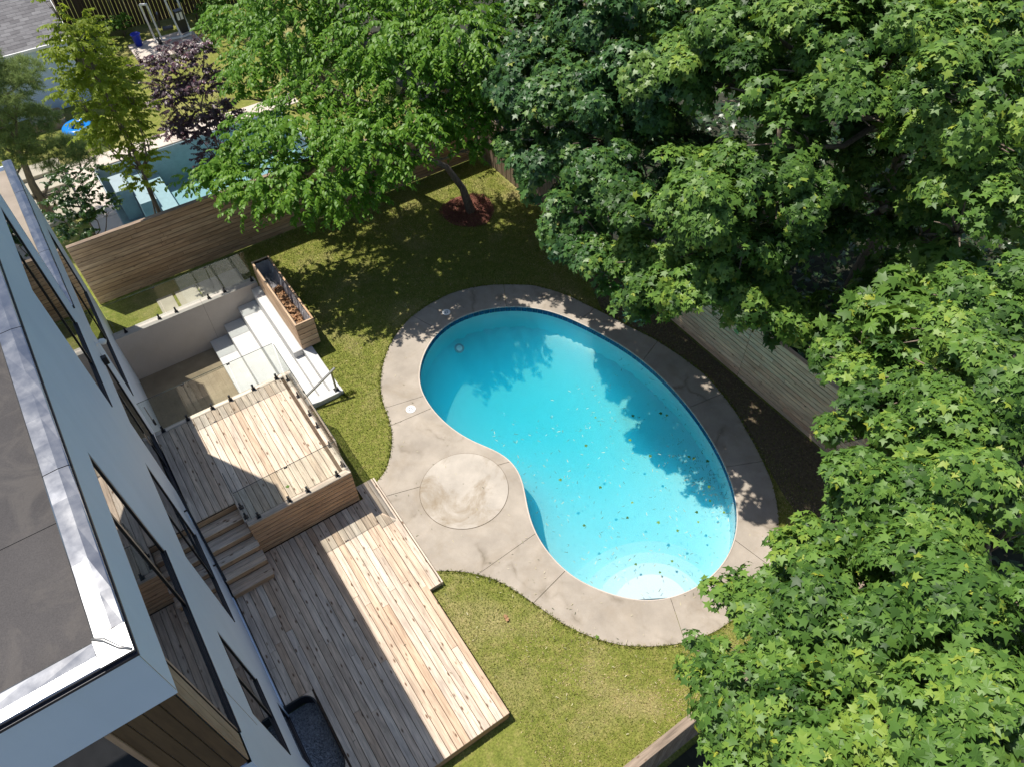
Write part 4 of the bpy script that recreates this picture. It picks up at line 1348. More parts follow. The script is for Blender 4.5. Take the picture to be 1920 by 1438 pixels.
def maple_leaves(lobes, size, cover, flat=0.62, per_area=0.80, inner=0.10):
    """leaf positions, normals, tips and sizes for domed sprays over each lobe"""
    P, Nn, T, S, VV = [], [], [], [], []
    for (x, y, z, r) in lobes:
        c = np.array((x, y, z))
        rad = np.array((r, r, r * flat))
        nleaf = cover * 2 * np.pi * r * r / (0.55 * size * size)
        nc = max(5, int(per_area * 2 * np.pi * r * r / 0.9))
        d = rand_dirs(nc, -0.45)
        cc = c + d * rad * rng.uniform(0.80, 1.10, (nc, 1))
        cr = rng.uniform(0.24, 0.46, nc) * (0.6 + 0.4 * r)
        cv = rng.normal(0, 0.2, nc)
        n0 = unit(np.array((0, 0, 0.85)) + 0.65 * d + rng.normal(0, 0.22, (nc, 3)))
        wgt = cr ** 2
        wgt /= wgt.sum()
        ns = int(nleaf / 6)
        ci = rng.choice(nc, ns, p=wgt)
        # spray centres on the domed disc of each clump
        t1 = unit(np.cross(n0, rng.normal(size=(nc, 3))))
        t2 = np.cross(n0, t1)
        rho = np.sqrt(rng.uniform(0, 1, ns)) * cr[ci]
        az = rng.uniform(0, 2 * np.pi, ns)
        rd = t1[ci] * np.cos(az)[:, None] + t2[ci] * np.sin(az)[:, None]
        sp = cc[ci] + rd * rho[:, None] - n0[ci] * (0.55 * rho ** 2 / cr[ci])[:, None] + rng.normal(0, 0.03, (ns, 3))
        sn = unit(n0[ci] + rd * (0.55 * rho / cr[ci])[:, None] + rng.normal(0, 0.15, (ns, 3)))
        # fillers inside the lobe
        ni = int(ns * inner)
        di = rand_dirs(ni)
        sp = np.r_[sp, c + di * rad * rng.uniform(0.2, 0.8, (ni, 1))]
        sn = np.r_[sn, unit(di + (0, 0, 1.0))]
        sv = np.r_[cv[ci], np.zeros(ni)]
        m = 6
        n_all = len(sp)
        a = rng.uniform(0, 2 * np.pi, (n_all, 1)) + np.arange(m)[None, :] * 2 * np.pi / m + rng.normal(0, 0.25, (n_all, m))
        b1 = unit(np.cross(sn, rng.normal(size=sn.shape)))
        b2 = np.cross(sn, b1)
        tip = b1[:, None, :] * np.cos(a)[..., None] + b2[:, None, :] * np.sin(a)[..., None]
        s = size * rng.uniform(0.5, 1.3, (n_all, m))
        pos = sp[:, None, :] + tip * (s * rng.uniform(0.35, 0.75, (n_all, m)))[..., None] - sn[:, None, :] * rng.uniform(0, 0.5, (n_all, m, 1)) * size
        nr = sn[:, None, :] * 1.0 + tip * 0.42 + rng.normal(0, 0.32, (n_all, m, 3)) + np.array((0, 0, 0.12))
        tp = tip - np.array((0, 0, 0.35))
        P.append(pos.reshape(-1, 3)); Nn.append(nr.reshape(-1, 3)); T.append(tp.reshape(-1, 3)); S.append(s.reshape(-1)); VV.append(np.repeat(sv, m))
    return np.concatenate(P), np.concatenate(Nn), np.concatenate(T), np.concatenate(S), np.concatenate(VV)

def droop_leaves(lobes, size, cover, flat=0.6, length=0.9, wide=0.45):
    """hanging leaves along arching twigs"""
    P, Nn, T, S = [], [], [], []
    for (x, y, z, r) in lobes:
        c = np.array((x, y, z))
        rad = np.array((r, r, r * flat))
        ntw = int(cover * 2 * np.pi * r * r / (0.30 * size * size) / 16)
        d = rand_dirs(ntw, -0.35)
        st_ = c + d * rad * rng.uniform(0.25, 0.85, (ntw, 1))
        out = unit(np.c_[d[:, :2] + rng.normal(0, 0.35, (ntw, 2)), rng.uniform(0.05, 0.45, ntw)])
        m = 16
        L = length * rng.uniform(0.4, 0.9, (ntw, 1)) * (0.55 + 0.45 * r)
        u = np.linspace(0.05, 1, m)[None, :] * np.ones((ntw, 1))
        pos = st_[:, None, :] + out[:, None, :] * (u * L)[..., None]
        pos[..., 2] -= (u * L) ** 2 * 0.75
        side = unit(np.cross(out, np.array((0, 0, 1.0))))
        sg = np.where(np.arange(m) % 2 == 0, 1.0, -1.0)[None, :, None]
        tip = side[:, None, :] * sg * 0.75 + out[:, None, :] * 0.55 + np.array((0, 0, -0.75)) + rng.normal(0, 0.28, (ntw, m, 3))
        nr = np.array((0, 0, 1.0)) + side[:, None, :] * sg * 0.55 + out[:, None, :] * 0.35 + rng.normal(0, 0.30, (ntw, m, 3))
        s = size * rng.uniform(0.6, 1.15, (ntw, m)) * (1 - 0.25 * u)
        P.append(pos.reshape(-1, 3)); Nn.append(nr.reshape(-1, 3)); T.append(tip.reshape(-1, 3)); S.append(s.reshape(-1))
    return np.concatenate(P), np.concatenate(Nn), np.concatenate(T), np.concatenate(S)

CAMP = np.array((0, 0, CAM_H))
def leaf_variants(name, tpl, mat, k=6):
    out = []
    for i in range(k):
        me = mesh(name, tpl[0], [tuple(int(j) for j in q) for q in tpl[1]], mat)
        at_ = me.attributes.new('var', 'FLOAT', 'POINT')
        at_.data.foreach_set('value', np.full(len(tpl[0]), (i + 0.5) / k, dtype=np.float32))
        out.append(me)
    return out

def build_tree(name, label, cat, base, lobes, data, tpl, mat, group=None, trunk_r=0.22, big=300, lean=None, tpl_far=None, branch=0.6, leafname='leaf'):
    root = thing(name, label, cat, base, group)
    b = Vector(base)
    cen = np.mean(np.array([l[:3] for l in lobes]), axis=0)
    zt = max(l[2] for l in lobes)
    if lean:
        pts = [Vector(p) for p in lean]
    else:
        top = Vector((0.55 * b.x + 0.45 * cen[0], 0.55 * b.y + 0.45 * cen[1], zt * 0.9))
        pts = [b, b + Vector((0.03, 0.02, zt * 0.25)), b.lerp(top, 0.5) + Vector((0.1, -0.1, 0.3)), top]
    n_ = len(pts)
    rads = [trunk_r * (1 - 0.75 * i / (n_ - 1)) * (1.25 if i == 0 else 1) for i in range(n_)]
    v, f = tube(pts, rads, 10)
    tr = obj('trunk', mesh('trunk', [p - b for p in v], f, 'bark', True), b, parent=root)
    # limbs that reach into each bough
    v, f = [], []
    for (x, y, z, r) in lobes:
        e = Vector((x, y, z - 0.40 * r))
        # leave the trunk below the bough
        best = min(range(1, n_), key=lambda i: (pts[i] - e).length + max(0, pts[i].z - e.z) * 2)
        s = pts[best - 1].lerp(pts[best], 0.6)
        mid = s.lerp(e, 0.5) + Vector((random.uniform(-.2, .2), random.uniform(-.2, .2), -0.10 * (e - s).length))
        q = [s, s.lerp(mid, 0.5) + Vector((random.uniform(-.12, .12), random.uniform(-.12, .12), -0.08)), mid, mid.lerp(e, 0.6), e]
        r0 = min(trunk_r * 0.45, 0.05 + 0.03 * r)
        vv, fv = tube(q, [r0, r0 * 0.85, r0 * 0.65, r0 * 0.45, r0 * 0.2], 6)
        k = len(v)
        v += vv
        f += [tuple(i + k for i in w_) for w_ in fv]
        for _ in range(5):
            d = Vector(rand_dirs(1, -0.3)[0]) * r * 0.62
            d.z = -abs(d.z) * 0.1
            vv, fv = tube([q[3], q[3].lerp(e + d, 0.5) + Vector((0, 0, 0.06)), e + d], [r0 * 0.4, r0 * 0.25, r0 * 0.1], 5)
            k = len(v)
            v += vv
            f += [tuple(i + k for i in w_) for w_ in fv]
    obj('limbs', mesh('limbs', [Vector(p) - b for p in v], f, 'bark', True), b, parent=root)
    P, Nn, T, S = data[:4]
    var = np.clip(rng.normal(0.45, 0.17, len(P)) + (data[4] if len(data) > 4 else 0), 0, 0.93)
    yl = rng.uniform(size=len(P)) < 0.02
    var[yl] = rng.uniform(0.93, 1.0, yl.sum())
    rm = frames(Nn, T)
    big = min(big, len(P) // 3)
    sel = np.zeros(len(P), bool)
    if big:
        # the leaves that show largest: near the camera and on the upper skin
        dist = np.linalg.norm(P - CAMP, axis=1)
        zc = np.zeros(len(P))
        score = S / dist - 0.002 * rng.uniform(size=len(P))
        sel[np.argsort(-score)[:big]] = True
        vars_ = leaf_variants(leafname, tpl, mat)
        for i in np.nonzero(sel)[0]:
            o = bpy.data.objects.new(leafname, vars_[min(5, int(var[i] * 6))])
            COL.objects.link(o)
            o.parent = root
            m_ = Matrix([list(rm[i][k_]) + [P[i][k_] - b[k_]] for k_ in range(3)] + [[0, 0, 0, 1]]) @ Matrix.Scale(float(S[i]), 4)
            o.matrix_local = m_
    keep = ~sel
    tf = tpl_far or tpl
    cr = obj('crown', scatter('crown', P[keep] - np.array(base), S[keep], tf[0], tf[1], rm[keep], mat, var[keep]), b, parent=root)
    stuff(cr)
    return root

LOBES = {
'cherry': [(2.96, 18.72, 3.4, 0.75), (3.76, 17.42, 3.8, 1.1), (4.85, 16.42, 4.0, 1.2), (5.15, 17.64, 4.8, 1.3), (6.15, 16.0, 4.8, 1.3), (5.45, 16.05, 3.4, 1.0), (7.29, 15.82, 5.0, 1.3), (8.74, 15.95, 4.6, 1.1), (4.45, 16.73, 3.0, 0.7), (4.3, 18.48, 4.2, 0.8), (9.66, 15.67, 4.8, 1.1), (6.4, 15.52, 4.2, 0.9), (3.38, 17.78, 3.0, 0.6), (2.57, 19.18, 3.3, 0.55), (3.86, 18.98, 4.3, 0.55), (3.5, 18.65, 3.8, 0.7), (8.97, 15.58, 4.0, 0.7)] ,
'back': [(5.45, 20.77, 5.0, 1.1), (5.65, 22.51, 5.5, 1.1), (6.39, 19.76, 6.0, 1.5), (6.49, 18.3, 5.4, 1.3), (7.86, 17.59, 6.4, 1.5), (7.87, 16.66, 5.8, 1.3), (9.27, 16.27, 6.5, 1.5), (9.38, 16.05, 5.6, 1.2), (6.79, 20.12, 7.0, 1.5), (8.52, 19.25, 7.0, 1.6), (10.09, 18.08, 7.0, 1.6), (4.81, 20.8, 4.4, 0.5)] ,
'E': [(10.54, 14.86, 6.8, 1.5), (9.95, 12.4, 6.8, 1.6), (9.58, 13.49, 5.8, 1.2), (9.39, 13.91, 4.6, 0.9), (8.95, 11.57, 5.6, 1.3), (9.76, 10.86, 6.8, 1.5), (11.09, 12.24, 7.6, 1.6), (8.55, 10.4, 4.9, 1.0), (8.89, 10.01, 5.8, 1.2), (10.82, 10.65, 7.6, 1.5), (8.47, 9.0, 4.7, 0.7), (8.22, 8.0, 4.6, 0.5), (10.07, 14.41, 6.2, 1.3), (10.62, 10.36, 6.0, 1.3), (8.31, 9.69, 4.6, 0.6), (12.09, 15.04, 7.6, 1.6), (11.65, 16.91, 7.0, 1.5), (12.59, 12.99, 8.0, 1.5)] ,
'C': [(9.15, 6.69, 7.5, 1.1), (8.76, 7.2, 7.1, 0.9), (9.43, 8.28, 6.9, 0.9), (10.17, 6.61, 7.3, 1.1), (9.27, 6.53, 6.6, 1.0), (8.97, 7.19, 6.2, 0.8), (10.14, 6.07, 6.2, 0.75), (9.8, 6.27, 5.4, 0.85), (9.92, 5.45, 5.0, 0.6), (10.13, 4.62, 5.0, 0.7), (8.96, 8.31, 6.0, 1.0), (8.5, 8.14, 5.4, 0.9), (9.22, 8.04, 5.2, 0.75), (9.34, 7.16, 5.4, 0.6), (8.41, 6.78, 5.8, 0.65), (8.37, 7.37, 5.4, 0.45), (8.91, 6.04, 5.5, 0.5), (9.22, 5.52, 5.2, 0.45)] ,
'D': [(10.62, 7.8, 8.5, 1.3), (11.48, 7.56, 9.0, 1.3), (12.31, 7.17, 9.1, 1.3), (11.43, 9.49, 8.5, 1.3), (10.36, 7.03, 8.0, 1.1), (11.22, 6.7, 8.5, 1.2), (12.38, 6.17, 9.1, 1.4), (12.05, 4.94, 9.0, 1.4), (14.28, 5.97, 9.1, 1.4), (12.04, 5.1, 8.2, 1.2), (11.43, 3.74, 8.0, 1.3), (13.5, 6.15, 6.6, 1.3), (10.91, 9.84, 8.0, 1.1), (12.31, 11.48, 8.0, 1.3), (12.46, 7.19, 6.2, 1.2), (13.11, 6.33, 5.4, 1.2), (12.69, 4.82, 6.5, 1.2), (12.5, 10.8, 8.8, 1.4), (12.81, 9.6, 9.0, 1.4), (13.5, 8.74, 9.2, 1.4), (14.06, 7.7, 9.3, 1.4), (15.38, 7.31, 9.3, 1.4)] ,
'B': [(10.52, 2.84, 7.4, 1.3), (10.21, 3.13, 6.8, 1.2), (11.26, 4.25, 5.6, 1.2), (9.72, 3.81, 5.8, 1.1), (8.39, 2.72, 7.0, 1.0), (8.31, 2.95, 6.3, 0.7), (7.92, 2.71, 6.0, 0.55), (7.67, 2.26, 6.8, 0.9), (8.46, 2.23, 7.3, 1.1), (8.85, 1.86, 7.6, 1.1), (7.49, 2.03, 6.0, 0.55), (7.53, 1.58, 7.3, 1.0), (7.83, 1.2, 7.6, 1.0)] ,
'A': [(6.23, 1.54, 6.8, 0.65), (5.51, 1.61, 6.5, 0.5), (4.9, 1.67, 6.3, 0.4), (5.1, 1.24, 7.0, 0.8), (6.16, 1.32, 7.3, 0.9), (6.37, 0.96, 7.7, 0.9), (6.51, 0.56, 8.0, 0.9), (5.22, 0.85, 7.4, 0.9), (5.48, 0.5, 7.8, 0.9), (5.54, 0.09, 8.2, 0.9), (4.45, 1.77, 6.0, 0.4), (3.91, 1.53, 5.9, 0.4), (3.95, 1.15, 6.8, 0.65), (4.21, 0.81, 7.3, 0.8), (4.31, 0.37, 7.8, 0.8), (4.61, 0.02, 8.1, 0.85), (4.78, -0.35, 8.4, 0.85), (3.38, 1.02, 6.2, 0.45), (3.45, 0.7, 6.9, 0.6), (3.61, 0.3, 7.5, 0.7), (3.82, -0.1, 7.9, 0.8), (4.1, -0.45, 8.2, 0.8), (4.26, -0.78, 8.4, 0.8), (3.1, 0.54, 6.2, 0.5), (3.13, 0.16, 7.0, 0.65), (3.33, -0.26, 7.6, 0.7)] ,
}

def under(l, d, k):
    return [(x + 2.7 + random.uniform(-.4, .4), y + 1.3 + random.uniform(-.4, .4), z - d * 0.7, r * k) for x, y, z, r in l]
def behind(l, k):
    return [(x + 1.0 + random.uniform(-.3, .3), y + 0.8 + random.uniform(-.3, .3), z - 0.95, r * k) for x, y, z, r in l]
def cat2(a, b):
    return tuple(np.concatenate((p, q)) for p, q in zip(a, b))
def trim_r(l, k=0.9):
    return [(x, y, z + random.uniform(-.32, .25), r * k * random.uniform(0.82, 1.12)) for x, y, z, r in l]
build_tree('maple_tree', 'large green maple crown closest in the near right corner', 'tree', (7.2, -0.8, 0), LOBES['A'],
           maple_leaves(trim_r(LOBES['A'], 0.92), 0.102, 2.7), MAPLE, 'maple', trunk_r=0.28, tpl_far=MAPLE_LO)
build_tree('maple_tree', 'sunlit maple standing behind the pale fence at the right', 'tree', (13.6, 2.4, 0), LOBES['B'],
           cat2(maple_leaves(trim_r(LOBES['B']), 0.112, 2.4), maple_leaves(under(LOBES['B'], 1.9, 1.05), 0.235, 0.8)), MAPLE, 'maple', trunk_r=0.26, tpl_far=MAPLE_LO)
build_tree('maple_tree', 'maple whose bright bough hangs over the middle of the pale fence', 'tree', (14.3, 9.6, 0), LOBES['C'],
           cat2(maple_leaves(trim_r(LOBES['C']), 0.118, 2.5), maple_leaves(behind(LOBES['C'], 0.95), 0.235, 1.0)), MAPLE, 'maple', trunk_r=0.26, tpl_far=MAPLE_LO)
build_tree('maple_tree', 'tallest maple at the far right with deep dark gaps between boughs', 'tree', (16.5, 7.6, 0), LOBES['D'],
           cat2(maple_leaves(trim_r(LOBES['D']), 0.122, 2.3), maple_leaves(under(LOBES['D'], 2.2, 1.05), 0.235, 0.8)), MAPLE, 'maple', trunk_r=0.3, tpl_far=MAPLE_LO)
build_tree('maple_tree', 'dark bluish maple over the far end of the pool, left of the brighter maples', 'tree', (13.2, 14.8, 0), LOBES['E'],
           cat2(maple_leaves(trim_r(LOBES['E']), 0.128, 2.4), maple_leaves(behind(LOBES['E'], 0.95), 0.235, 1.0)), MAPLE, 'maple_dark', trunk_r=0.26, tpl_far=MAPLE_LO)
build_tree('leaning_tree', 'bright green tree with a bent trunk leaning left over the brown fence', 'tree', (9.95, 17.5, 0), LOBES['cherry'],
           droop_leaves(LOBES['cherry'], 0.175, 1.9), OVAL, 'cherry', trunk_r=0.13,
           lean=[(9.95, 17.5, 0), (9.9, 17.85, 0.75), (9.55, 18.15, 1.5), (8.75, 18.25, 2.2), (7.6, 17.9, 3.0), (6.3, 17.3, 3.7), (5.0, 17.3, 4.1)])
build_tree('garden_tree', 'bright green tree behind the brown fence at the top of the view', 'tree', (8.2, 21.9, 0), LOBES['back'],
           droop_leaves(LOBES['back'], 0.175, 2.0), OVAL, 'cherry', trunk_r=0.2)
yl = [(1.35, 21.05, z, r) for z, r in ((2.6, 0.45), (3.3, 0.65), (4.1, 0.85), (4.9, 1.0), (5.7, 1.0), (6.5, 0.85), (7.1, 0.5))]
yl += [(0.8, 21.3, 4.2, 0.5), (1.9, 21.2, 4.7, 0.5), (0.75, 21.2, 5.6, 0.55), (1.95, 20.9, 5.6, 0.5), (1.2, 21.3, 7.7, 0.3)]
build_tree('slender_tree', 'slender yellow green tree by the neighbouring pool', 'tree', (1.35, 21.05, 0), yl,
           droop_leaves(yl, 0.13, 1.7, 0.9, 0.6), OVAL, 'yellow_leaf', trunk_r=0.07)
pl = [(3.5, 21.9, 3.2, 0.7), (3.1, 22.2, 4.2, 0.7), (3.9, 22.0, 4.3, 0.7), (3.5, 22.3, 5.0, 0.6), (2.8, 22.0, 3.3, 0.5), (4.2, 21.8, 3.4, 0.6), (3.6, 21.7, 2.3, 0.6), (2.7, 22.4, 5.0, 0.35), (4.3, 22.2, 5.2, 0.4)]
build_tree('smoke_bush', 'purple leaved smoke bush in front of the neighbouring pool', 'shrub', (3.6, 21.3, 0), pl,
           droop_leaves([(x, y, z, r * 1.15) for x, y, z, r in pl], 0.11, 2.0, 0.9, 0.45), OVAL, 'purple_leaf', trunk_r=0.05)
sl_ = [(-0.75, 21.2, 1.9, 0.7), (-0.35, 21.4, 2.6, 0.6), (0.1, 21.3, 2.2, 0.5), (-1.1, 21.5, 2.5, 0.5), (-0.6, 21.6, 3.1, 0.45), (0.3, 21.6, 3.0, 0.4)]
build_tree('dark_shrub', 'dark leafy shrub behind the brown fence next to the house', 'shrub', (-0.6, 21.4, 0), sl_,
           droop_leaves(sl_, 0.12, 1.7, 0.9, 0.4), OVAL, 'shrub', trunk_r=0.05)
# pine: soft tufts of needles
pn = [(-0.75, 25.0, 4.3, 1.0), (-0.3, 25.0, 4.7, 0.7), (-0.75, 25.0, 3.2, 1.0), (-0.3, 25.0, 2.1, 0.9), (0.45, 25.0, 1.9, 0.7), (-1.7, 25.0, 2.6, 1.0), (-1.6, 25.0, 4.0, 1.0), (-1.2, 25.4, 5.2, 0.8), (-2.0, 25.2, 5.4, 0.9)]
P, Nn, T, S = [], [], [], []
for (x, y, z, r) in pn:
    nt = int(380 * r * r)
    d = rand_dirs(nt, -0.3)
    tp = np.array((x, y, z)) + d * np.array((r, r, 0.45 * r)) * rng.uniform(0.6, 1.0, (nt, 1))
    m = 34
    dd = unit(rng.normal(size=(nt, m, 3)) + d[:, None, :] * 0.8 + np.array((0, 0, 0.5)))
    P.append((tp[:, None, :] + dd * 0.02 + 0 * dd).reshape(-1, 3))
    T.append(dd.reshape(-1, 3))
    Nn.append(rng.normal(size=(nt * m, 3)))
    S.append(rng.uniform(0.11, 0.20, nt * m))
build_tree('pine_tree', 'soft needled pine at the left edge beside the garage', 'tree', (-1.5, 25.2, 0), pn,
           (np.concatenate(P), np.concatenate(Nn), np.concatenate(T), np.concatenate(S)), (NEEDLE[0] * (1.6, 1, 1), NEEDLE[1]), 'needle', trunk_r=0.15, big=0)
# low shrubs along the far fence
for i, (x, y, r, h, lab, m_) in enumerate((
        (3.0, 36.8, 0.7, 0.7, 'low dark shrub between the garage and the dark fence', 'shrub'),
        (4.2, 37.2, 0.6, 0.6, 'low shrub directly behind the blue bin', 'cherry'),
        (2.6, 34.9, 0.7, 0.8, 'rounded shrub at the left side of the concrete platform', 'shrub'),
        (3.0, 33.2, 0.6, 0.6, 'yellow green shrub on the lawn in front of the concrete platform', 'yellow_leaf'),
        (8.0, 35.6, 0.8, 0.9, 'leafy shrub at the right side of the concrete platform', 'cherry'),
        (7.4, 36.9, 0.8, 1.3, 'dark shrub against the fence behind the exercise machine', 'shrub'),
        (9.6, 35.5, 1.0, 1.5, 'broad dark bush right of the exercise machine', 'shrub'))):
    lb = [(x, y, h, r), (x + 0.3 * r, y - 0.2, h * 1.2, r * 0.6), (x - 0.4 * r, y + 0.1, h * 0.8, r * 0.7)]
    build_tree('low_shrub', lab, 'shrub', (x, y, 0), lb, droop_leaves(lb, 0.12, 1.5, 0.8, 0.3), OVAL, m_, trunk_r=0.04, big=0)
bt = [(2.2, 37.2, 3.5, 0.9), (2.6, 37.0, 4.3, 0.9), (9.5, 33.5, 4.5, 1.6), (9.0, 30.5, 4.2, 1.7), (10.5, 31.5, 5.5, 1.8), (11.5, 28, 5.5, 1.9), (12.5, 25, 5.5, 2.0), (11.8, 22.5, 5.0, 1.8)]
build_tree('garden_tree', 'dark green tree far behind the brown fence, right of the platform', 'tree', (11.0, 29.5, 0), bt[2:6],
           droop_leaves(bt[2:6], 0.2, 1.6), OVAL, 'shrub', trunk_r=0.2, big=0)
build_tree('garden_tree', 'dark green tree just behind the far fence corner', 'tree', (12.6, 23.5, 0), bt[6:],
           droop_leaves(bt[6:], 0.2, 1.8), OVAL, 'shrub', trunk_r=0.2, big=0)

tl = [(4.0, 38.0, 6.3, 1.5), (5.6, 37.6, 7.0, 1.6), (5.0, 39.0, 7.6, 1.5), (7.4, 37.2, 6.8, 1.6), (2.6, 38.4, 5.6, 1.2), (8.8, 37.6, 6.0, 1.5)]
build_tree('garden_tree', 'tall dark tree rising behind the dark fence and shading the platform', 'tree', (3.1, 38.9, 0), tl,
           droop_leaves(tl, 0.2, 0.9), OVAL, 'shrub', trunk_r=0.16, big=0)

# undergrowth in the shade of the maples
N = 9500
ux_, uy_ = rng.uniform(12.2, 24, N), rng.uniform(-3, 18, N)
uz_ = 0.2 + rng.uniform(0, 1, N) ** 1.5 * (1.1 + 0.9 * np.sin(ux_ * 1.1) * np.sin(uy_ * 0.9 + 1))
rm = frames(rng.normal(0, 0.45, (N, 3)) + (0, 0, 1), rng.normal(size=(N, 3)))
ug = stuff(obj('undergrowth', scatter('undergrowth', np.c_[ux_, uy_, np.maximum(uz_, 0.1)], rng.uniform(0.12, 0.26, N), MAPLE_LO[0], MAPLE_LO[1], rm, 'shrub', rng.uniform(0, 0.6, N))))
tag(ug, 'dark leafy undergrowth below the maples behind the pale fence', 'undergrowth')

# ------------------------------------------------------------------ mulch ring round the leaning tree
N = 3200
a = rng.uniform(0, 2 * np.pi, N)
rr = 0.85 * np.sqrt(rng.uniform(0, 1, N)) * (1 + 0.12 * np.sin(3 * a))
pos = np.c_[9.92 + rr * np.cos(a), 17.62 + rr * np.sin(a), rng.uniform(0.012, 0.05, N)]
rm = frames(rng.normal(size=(N, 3)) * 0.5 + (0, 0, 1), rng.normal(size=(N, 3)))
ch = scatter('mulch', pos, rng.uniform(0.03, 0.07, N), leaf_q * (0.5, 1, 1), leaf_qf, rm, 'mulch')
mu = stuff(obj('mulch', ch))
tag(mu, 'round bed of reddish bark mulch at the foot of the leaning tree', 'mulch')
v, f = prism([(9.92 + 0.85 * math.cos(i * 0.3), 17.62 + 0.85 * math.sin(i * 0.3)) for i in range(21)], 0.0, 0.010)
obj('mulch_base', mesh('mulch_base', v, f, 'mulch'), parent=mu)

# ------------------------------------------------------------------ grass blades on the lawn
N = 330000
gx = rng.uniform(1.9, 11.85, N)
gy_ = rng.uniform(1.7, 20.0, N)
ok = ~inside(OUT, gx, gy_)
ok &= ~((gx < 2.22) & (gy_ < 7.0)) & ~((gx < 2.58) & (gy_ > 6.8) & (gy_ < 10.06)) & ~((gx < 2.0) & (gy_ < 13.0)) & ~((gx < 3.16) & (gy_ > 12.85) & (gy_ < 18.3))
ok &= ~((gx > 10.75) & (gy_ < 12)) | (rng.uniform(size=N) < 0.35)
patch = np.sin(gx * 1.3 + 0.7 * np.sin(gy_ * 1.1)) * np.sin(gy_ * 0.9 + 1.0) + 0.5 * np.sin(gx * 3.1 + gy_ * 2.3)
bare = np.zeros(N)
for (bx_, by_, rx_, ry_) in BARE:
    bare = np.maximum(bare, np.exp(-(((gx - bx_) / rx_) ** 2 + ((gy_ - by_) / ry_) ** 2)))
gx, gy_, patch, bare = gx[ok], gy_[ok], patch[ok], bare[ok]
n_ = len(gx)
bl = (np.array([(-0.15, 0, 0), (0.15, 0, 0), (0.0, 0.3, 1.0)], float), np.array([(0, 1, 2)]))
gs_ = rng.uniform(0.022, 0.055, n_)
# longer tufts creep over the slab, deck and fence edges
OA = np.array(OUT)
ei = rng.integers(0, len(OA), 9000)
ex, ey = OA[ei, 0] + rng.normal(0, 0.03, 9000), OA[ei, 1] + rng.normal(0, 0.03, 9000)
ko = ~inside(offset_loop(OUT, -0.02), ex, ey) & (ex > 2.62)
ex2, ey2 = np.r_[ex[ko], rng.uniform(2.2, 2.24, 900), rng.uniform(3.0, 3.4, 500)], np.r_[ey[ko], rng.uniform(3.8, 6.8, 900), rng.uniform(12.75, 12.87, 500)]
gx, gy_ = np.r_[gx, ex2], np.r_[gy_, ey2]
patch = np.r_[patch, np.full(len(ex2), -1.0)]
bare = np.r_[bare, np.zeros(len(ex2))]
gs_ = np.r_[gs_, rng.uniform(0.04, 0.085, len(ex2))]
n_ = len(gx)
nrm = np.c_[rng.normal(0, 0.45, n_), rng.normal(0, 0.45, n_), np.ones(n_)]
rm = frames(nrm, rng.normal(size=(n_, 3)))
gv = np.clip(0.42 + 0.16 * patch + 0.13 * (gy_ < 5.5) + 0.50 * bare + rng.normal(0, 0.24, n_), 0, 1)
gr = obj('grass', scatter('grass', np.c_[gx, gy_, np.zeros(n_)], gs_, bl[0], bl[1], rm, 'blade', gv))
stuff(gr)
tag(gr, 'short yellowing lawn grass around the pool', 'grass')

# ------------------------------------------------------------------ leaves and bits on the pool
def water_pt(x, y):
    return (x, y, WATER_Z + 0.008)
vars_g = leaf_variants('floating_leaf', MAPLE, 'maple', 6)
spots = [(9.55, 7.75), (9.62, 7.62), (9.2, 6.35), (9.28, 6.25), (9.0, 5.45), (8.45, 6.9), (8.3, 5.1), (8.15, 4.9), (7.4, 5.4), (7.0, 4.5), (6.6, 4.45), (6.3, 4.9), (6.9, 5.9), (7.25, 6.15), (8.35, 7.55), (6.25, 7.6), (7.35, 8.05), (5.95, 6.3), (9.5, 6.0), (8.8, 4.75), (8.1, 8.6), (7.6, 5.0), (6.9, 6.9), (8.9, 8.1), (8.75, 5.15)]
for i, (x, y) in enumerate(spots):
    o = obj('floating_leaf', vars_g[(i * 5) % 6], water_pt(x, y), (random.uniform(-.1, .1), random.uniform(-.1, .1), random.uniform(0, 6.3)))
    s = random.uniform(0.05, 0.095)
    o.scale = (s, s, s)
    tag(o, 'green maple leaf floating on the turquoise pool water', 'leaf', 'leaves floating on the pool')
N = 620
px_ = np.r_[rng.uniform(5.2, 10.1, 420), rng.normal(9.15, 0.28, 200)]
py_ = np.r_[rng.uniform(3.9, 9.8, 420), rng.normal(5.6, 0.75, 200)]
ok = inside(offset_loop(INNER, -0.06), px_, py_)
px_, py_ = px_[ok], py_[ok]
n_ = len(px_)
dv = rng.uniform(size=n_)
tw = (np.array([(-0.07, 0, 0), (0.07, 0, 0), (0.12, 0.55, 0), (-0.02, 0.5, 0), (0.22, 1.0, 0), (0.12, 1.02, 0)], float), np.array([(0, 1, 2), (0, 2, 3), (3, 2, 4), (3, 4, 5)]))
t = NT('pool_litter')
at_n = t.node('Attribute', attribute_name='var')
t.col(t.ramp(at_n.outputs['Fac'], [(0.0, (0.03, 0.06, 0.02)), (0.35, (0.07, 0.08, 0.03)), (0.6, (0.45, 0.40, 0.22)), (1.0, (0.62, 0.56, 0.38))]))
M['litter'] = t.m
dv[px_ > 8.75] *= 0.45
rm = frames(np.tile((0, 0, 1.0), (n_, 1)) + rng.normal(0, 0.05, (n_, 3)), rng.normal(size=(n_, 3)) * (1, 1, 0.02))
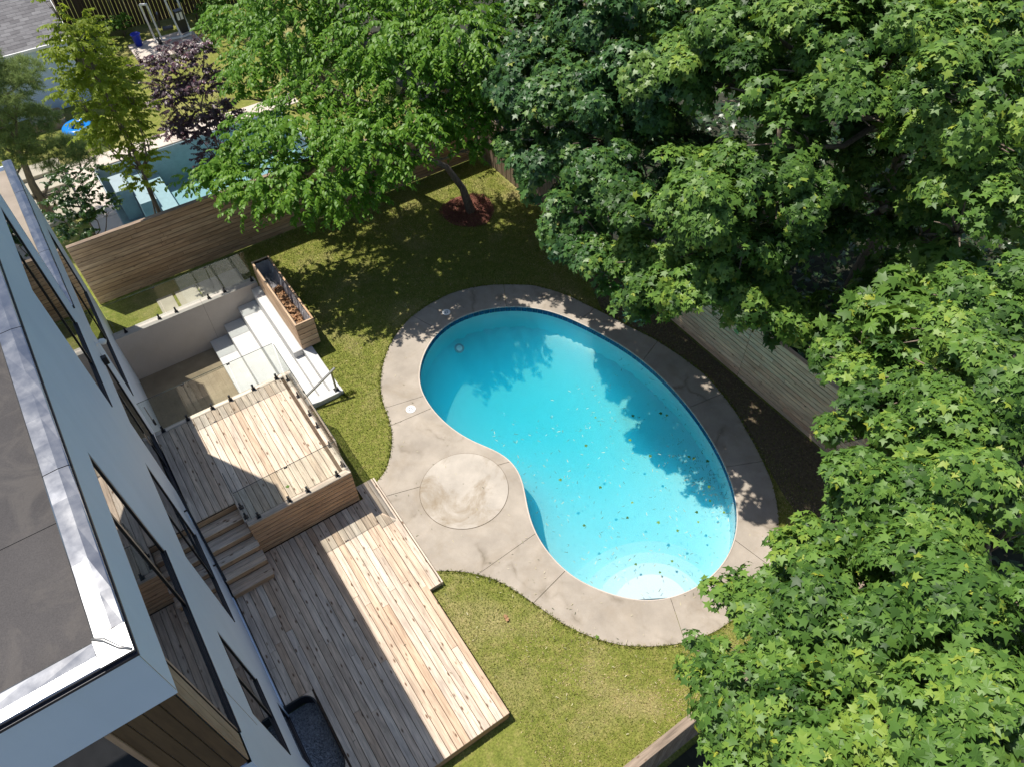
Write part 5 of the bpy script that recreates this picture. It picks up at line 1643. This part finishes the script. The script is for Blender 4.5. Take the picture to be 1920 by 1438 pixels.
li = obj('pool_litter', scatter('pool_litter', np.c_[px_, py_, np.full(n_, WATER_Z + 0.006)], rng.uniform(0.035, 0.085, n_), tw[0], tw[1], rm, 'litter', dv))
stuff(li)
tag(li, 'twigs and seed wings drifting on the pool surface', 'litter')
# small dry bits on the slab, lawn, decks and roof
q_ = []
for (xa, xb, ya, yb, z_, n_b) in ((2.6, 10.8, 2.8, 14.4, 0.034, 330), (2.3, 6.0, 1.8, 6.8, 0.045, 90), (-1.1, 1.8, 9.8, 12.9, UD + 0.004, 40), (-0.6, 2.0, 3.9, 8.8, LD + 0.004, 40), (-3.6, -1.55, 3.8, 12.0, 9.291, 28)):
    q_.append(np.c_[rng.uniform(xa, xb, n_b), rng.uniform(ya, yb, n_b), np.full(n_b, z_)])
q_ = np.concatenate(q_)
q_ = q_[~inside(offset_loop(INNER, 0.02), q_[:, 0], q_[:, 1])]
n_b = len(q_)
rm = frames(np.tile((0, 0, 1.0), (n_b, 1)) + rng.normal(0, 0.15, (n_b, 3)), rng.normal(size=(n_b, 3)) * (1, 1, 0.05))
lb_ = stuff(obj('dry_litter', scatter('dry_litter', q_, rng.uniform(0.02, 0.06, n_b), tw[0] * (1.5, 1, 1), tw[1], rm, 'litter', rng.uniform(0.15, 1.0, n_b))))
tag(lb_, 'small dry leaf bits strewn over slab, lawn and planks', 'litter')
# fallen leaves on lawn and slab
dl = leaf_variants('fallen_leaf', MAPLE, 'dry_leaf', 1)[0]
fl = [((3.25, 5.48), 0.10, 'curled brown leaf lying alone on the lawn by the low deck', 'dry'), ((3.22, 5.40), 0.09, 'second brown leaf touching the curled one on the lawn', 'dry'),
      ((4.54, 4.06), 0.09, 'green leaf at the lawn side rim of the pool slab', 'g'), ((0.71, 9.99), 0.08, 'small green leaf on the raised deck planks', 'g')]
for (x, y), s, lab, kd in fl:
    z = UD + 0.012 if y > 9.7 and x < 2 else 0.05
    o = obj('fallen_leaf', dl if kd == 'dry' else vars_g[4], (x, y, z), (0.2, -0.3, random.uniform(0, 6)))
    o.scale = (s, s, s)
    tag(o, lab, 'leaf')
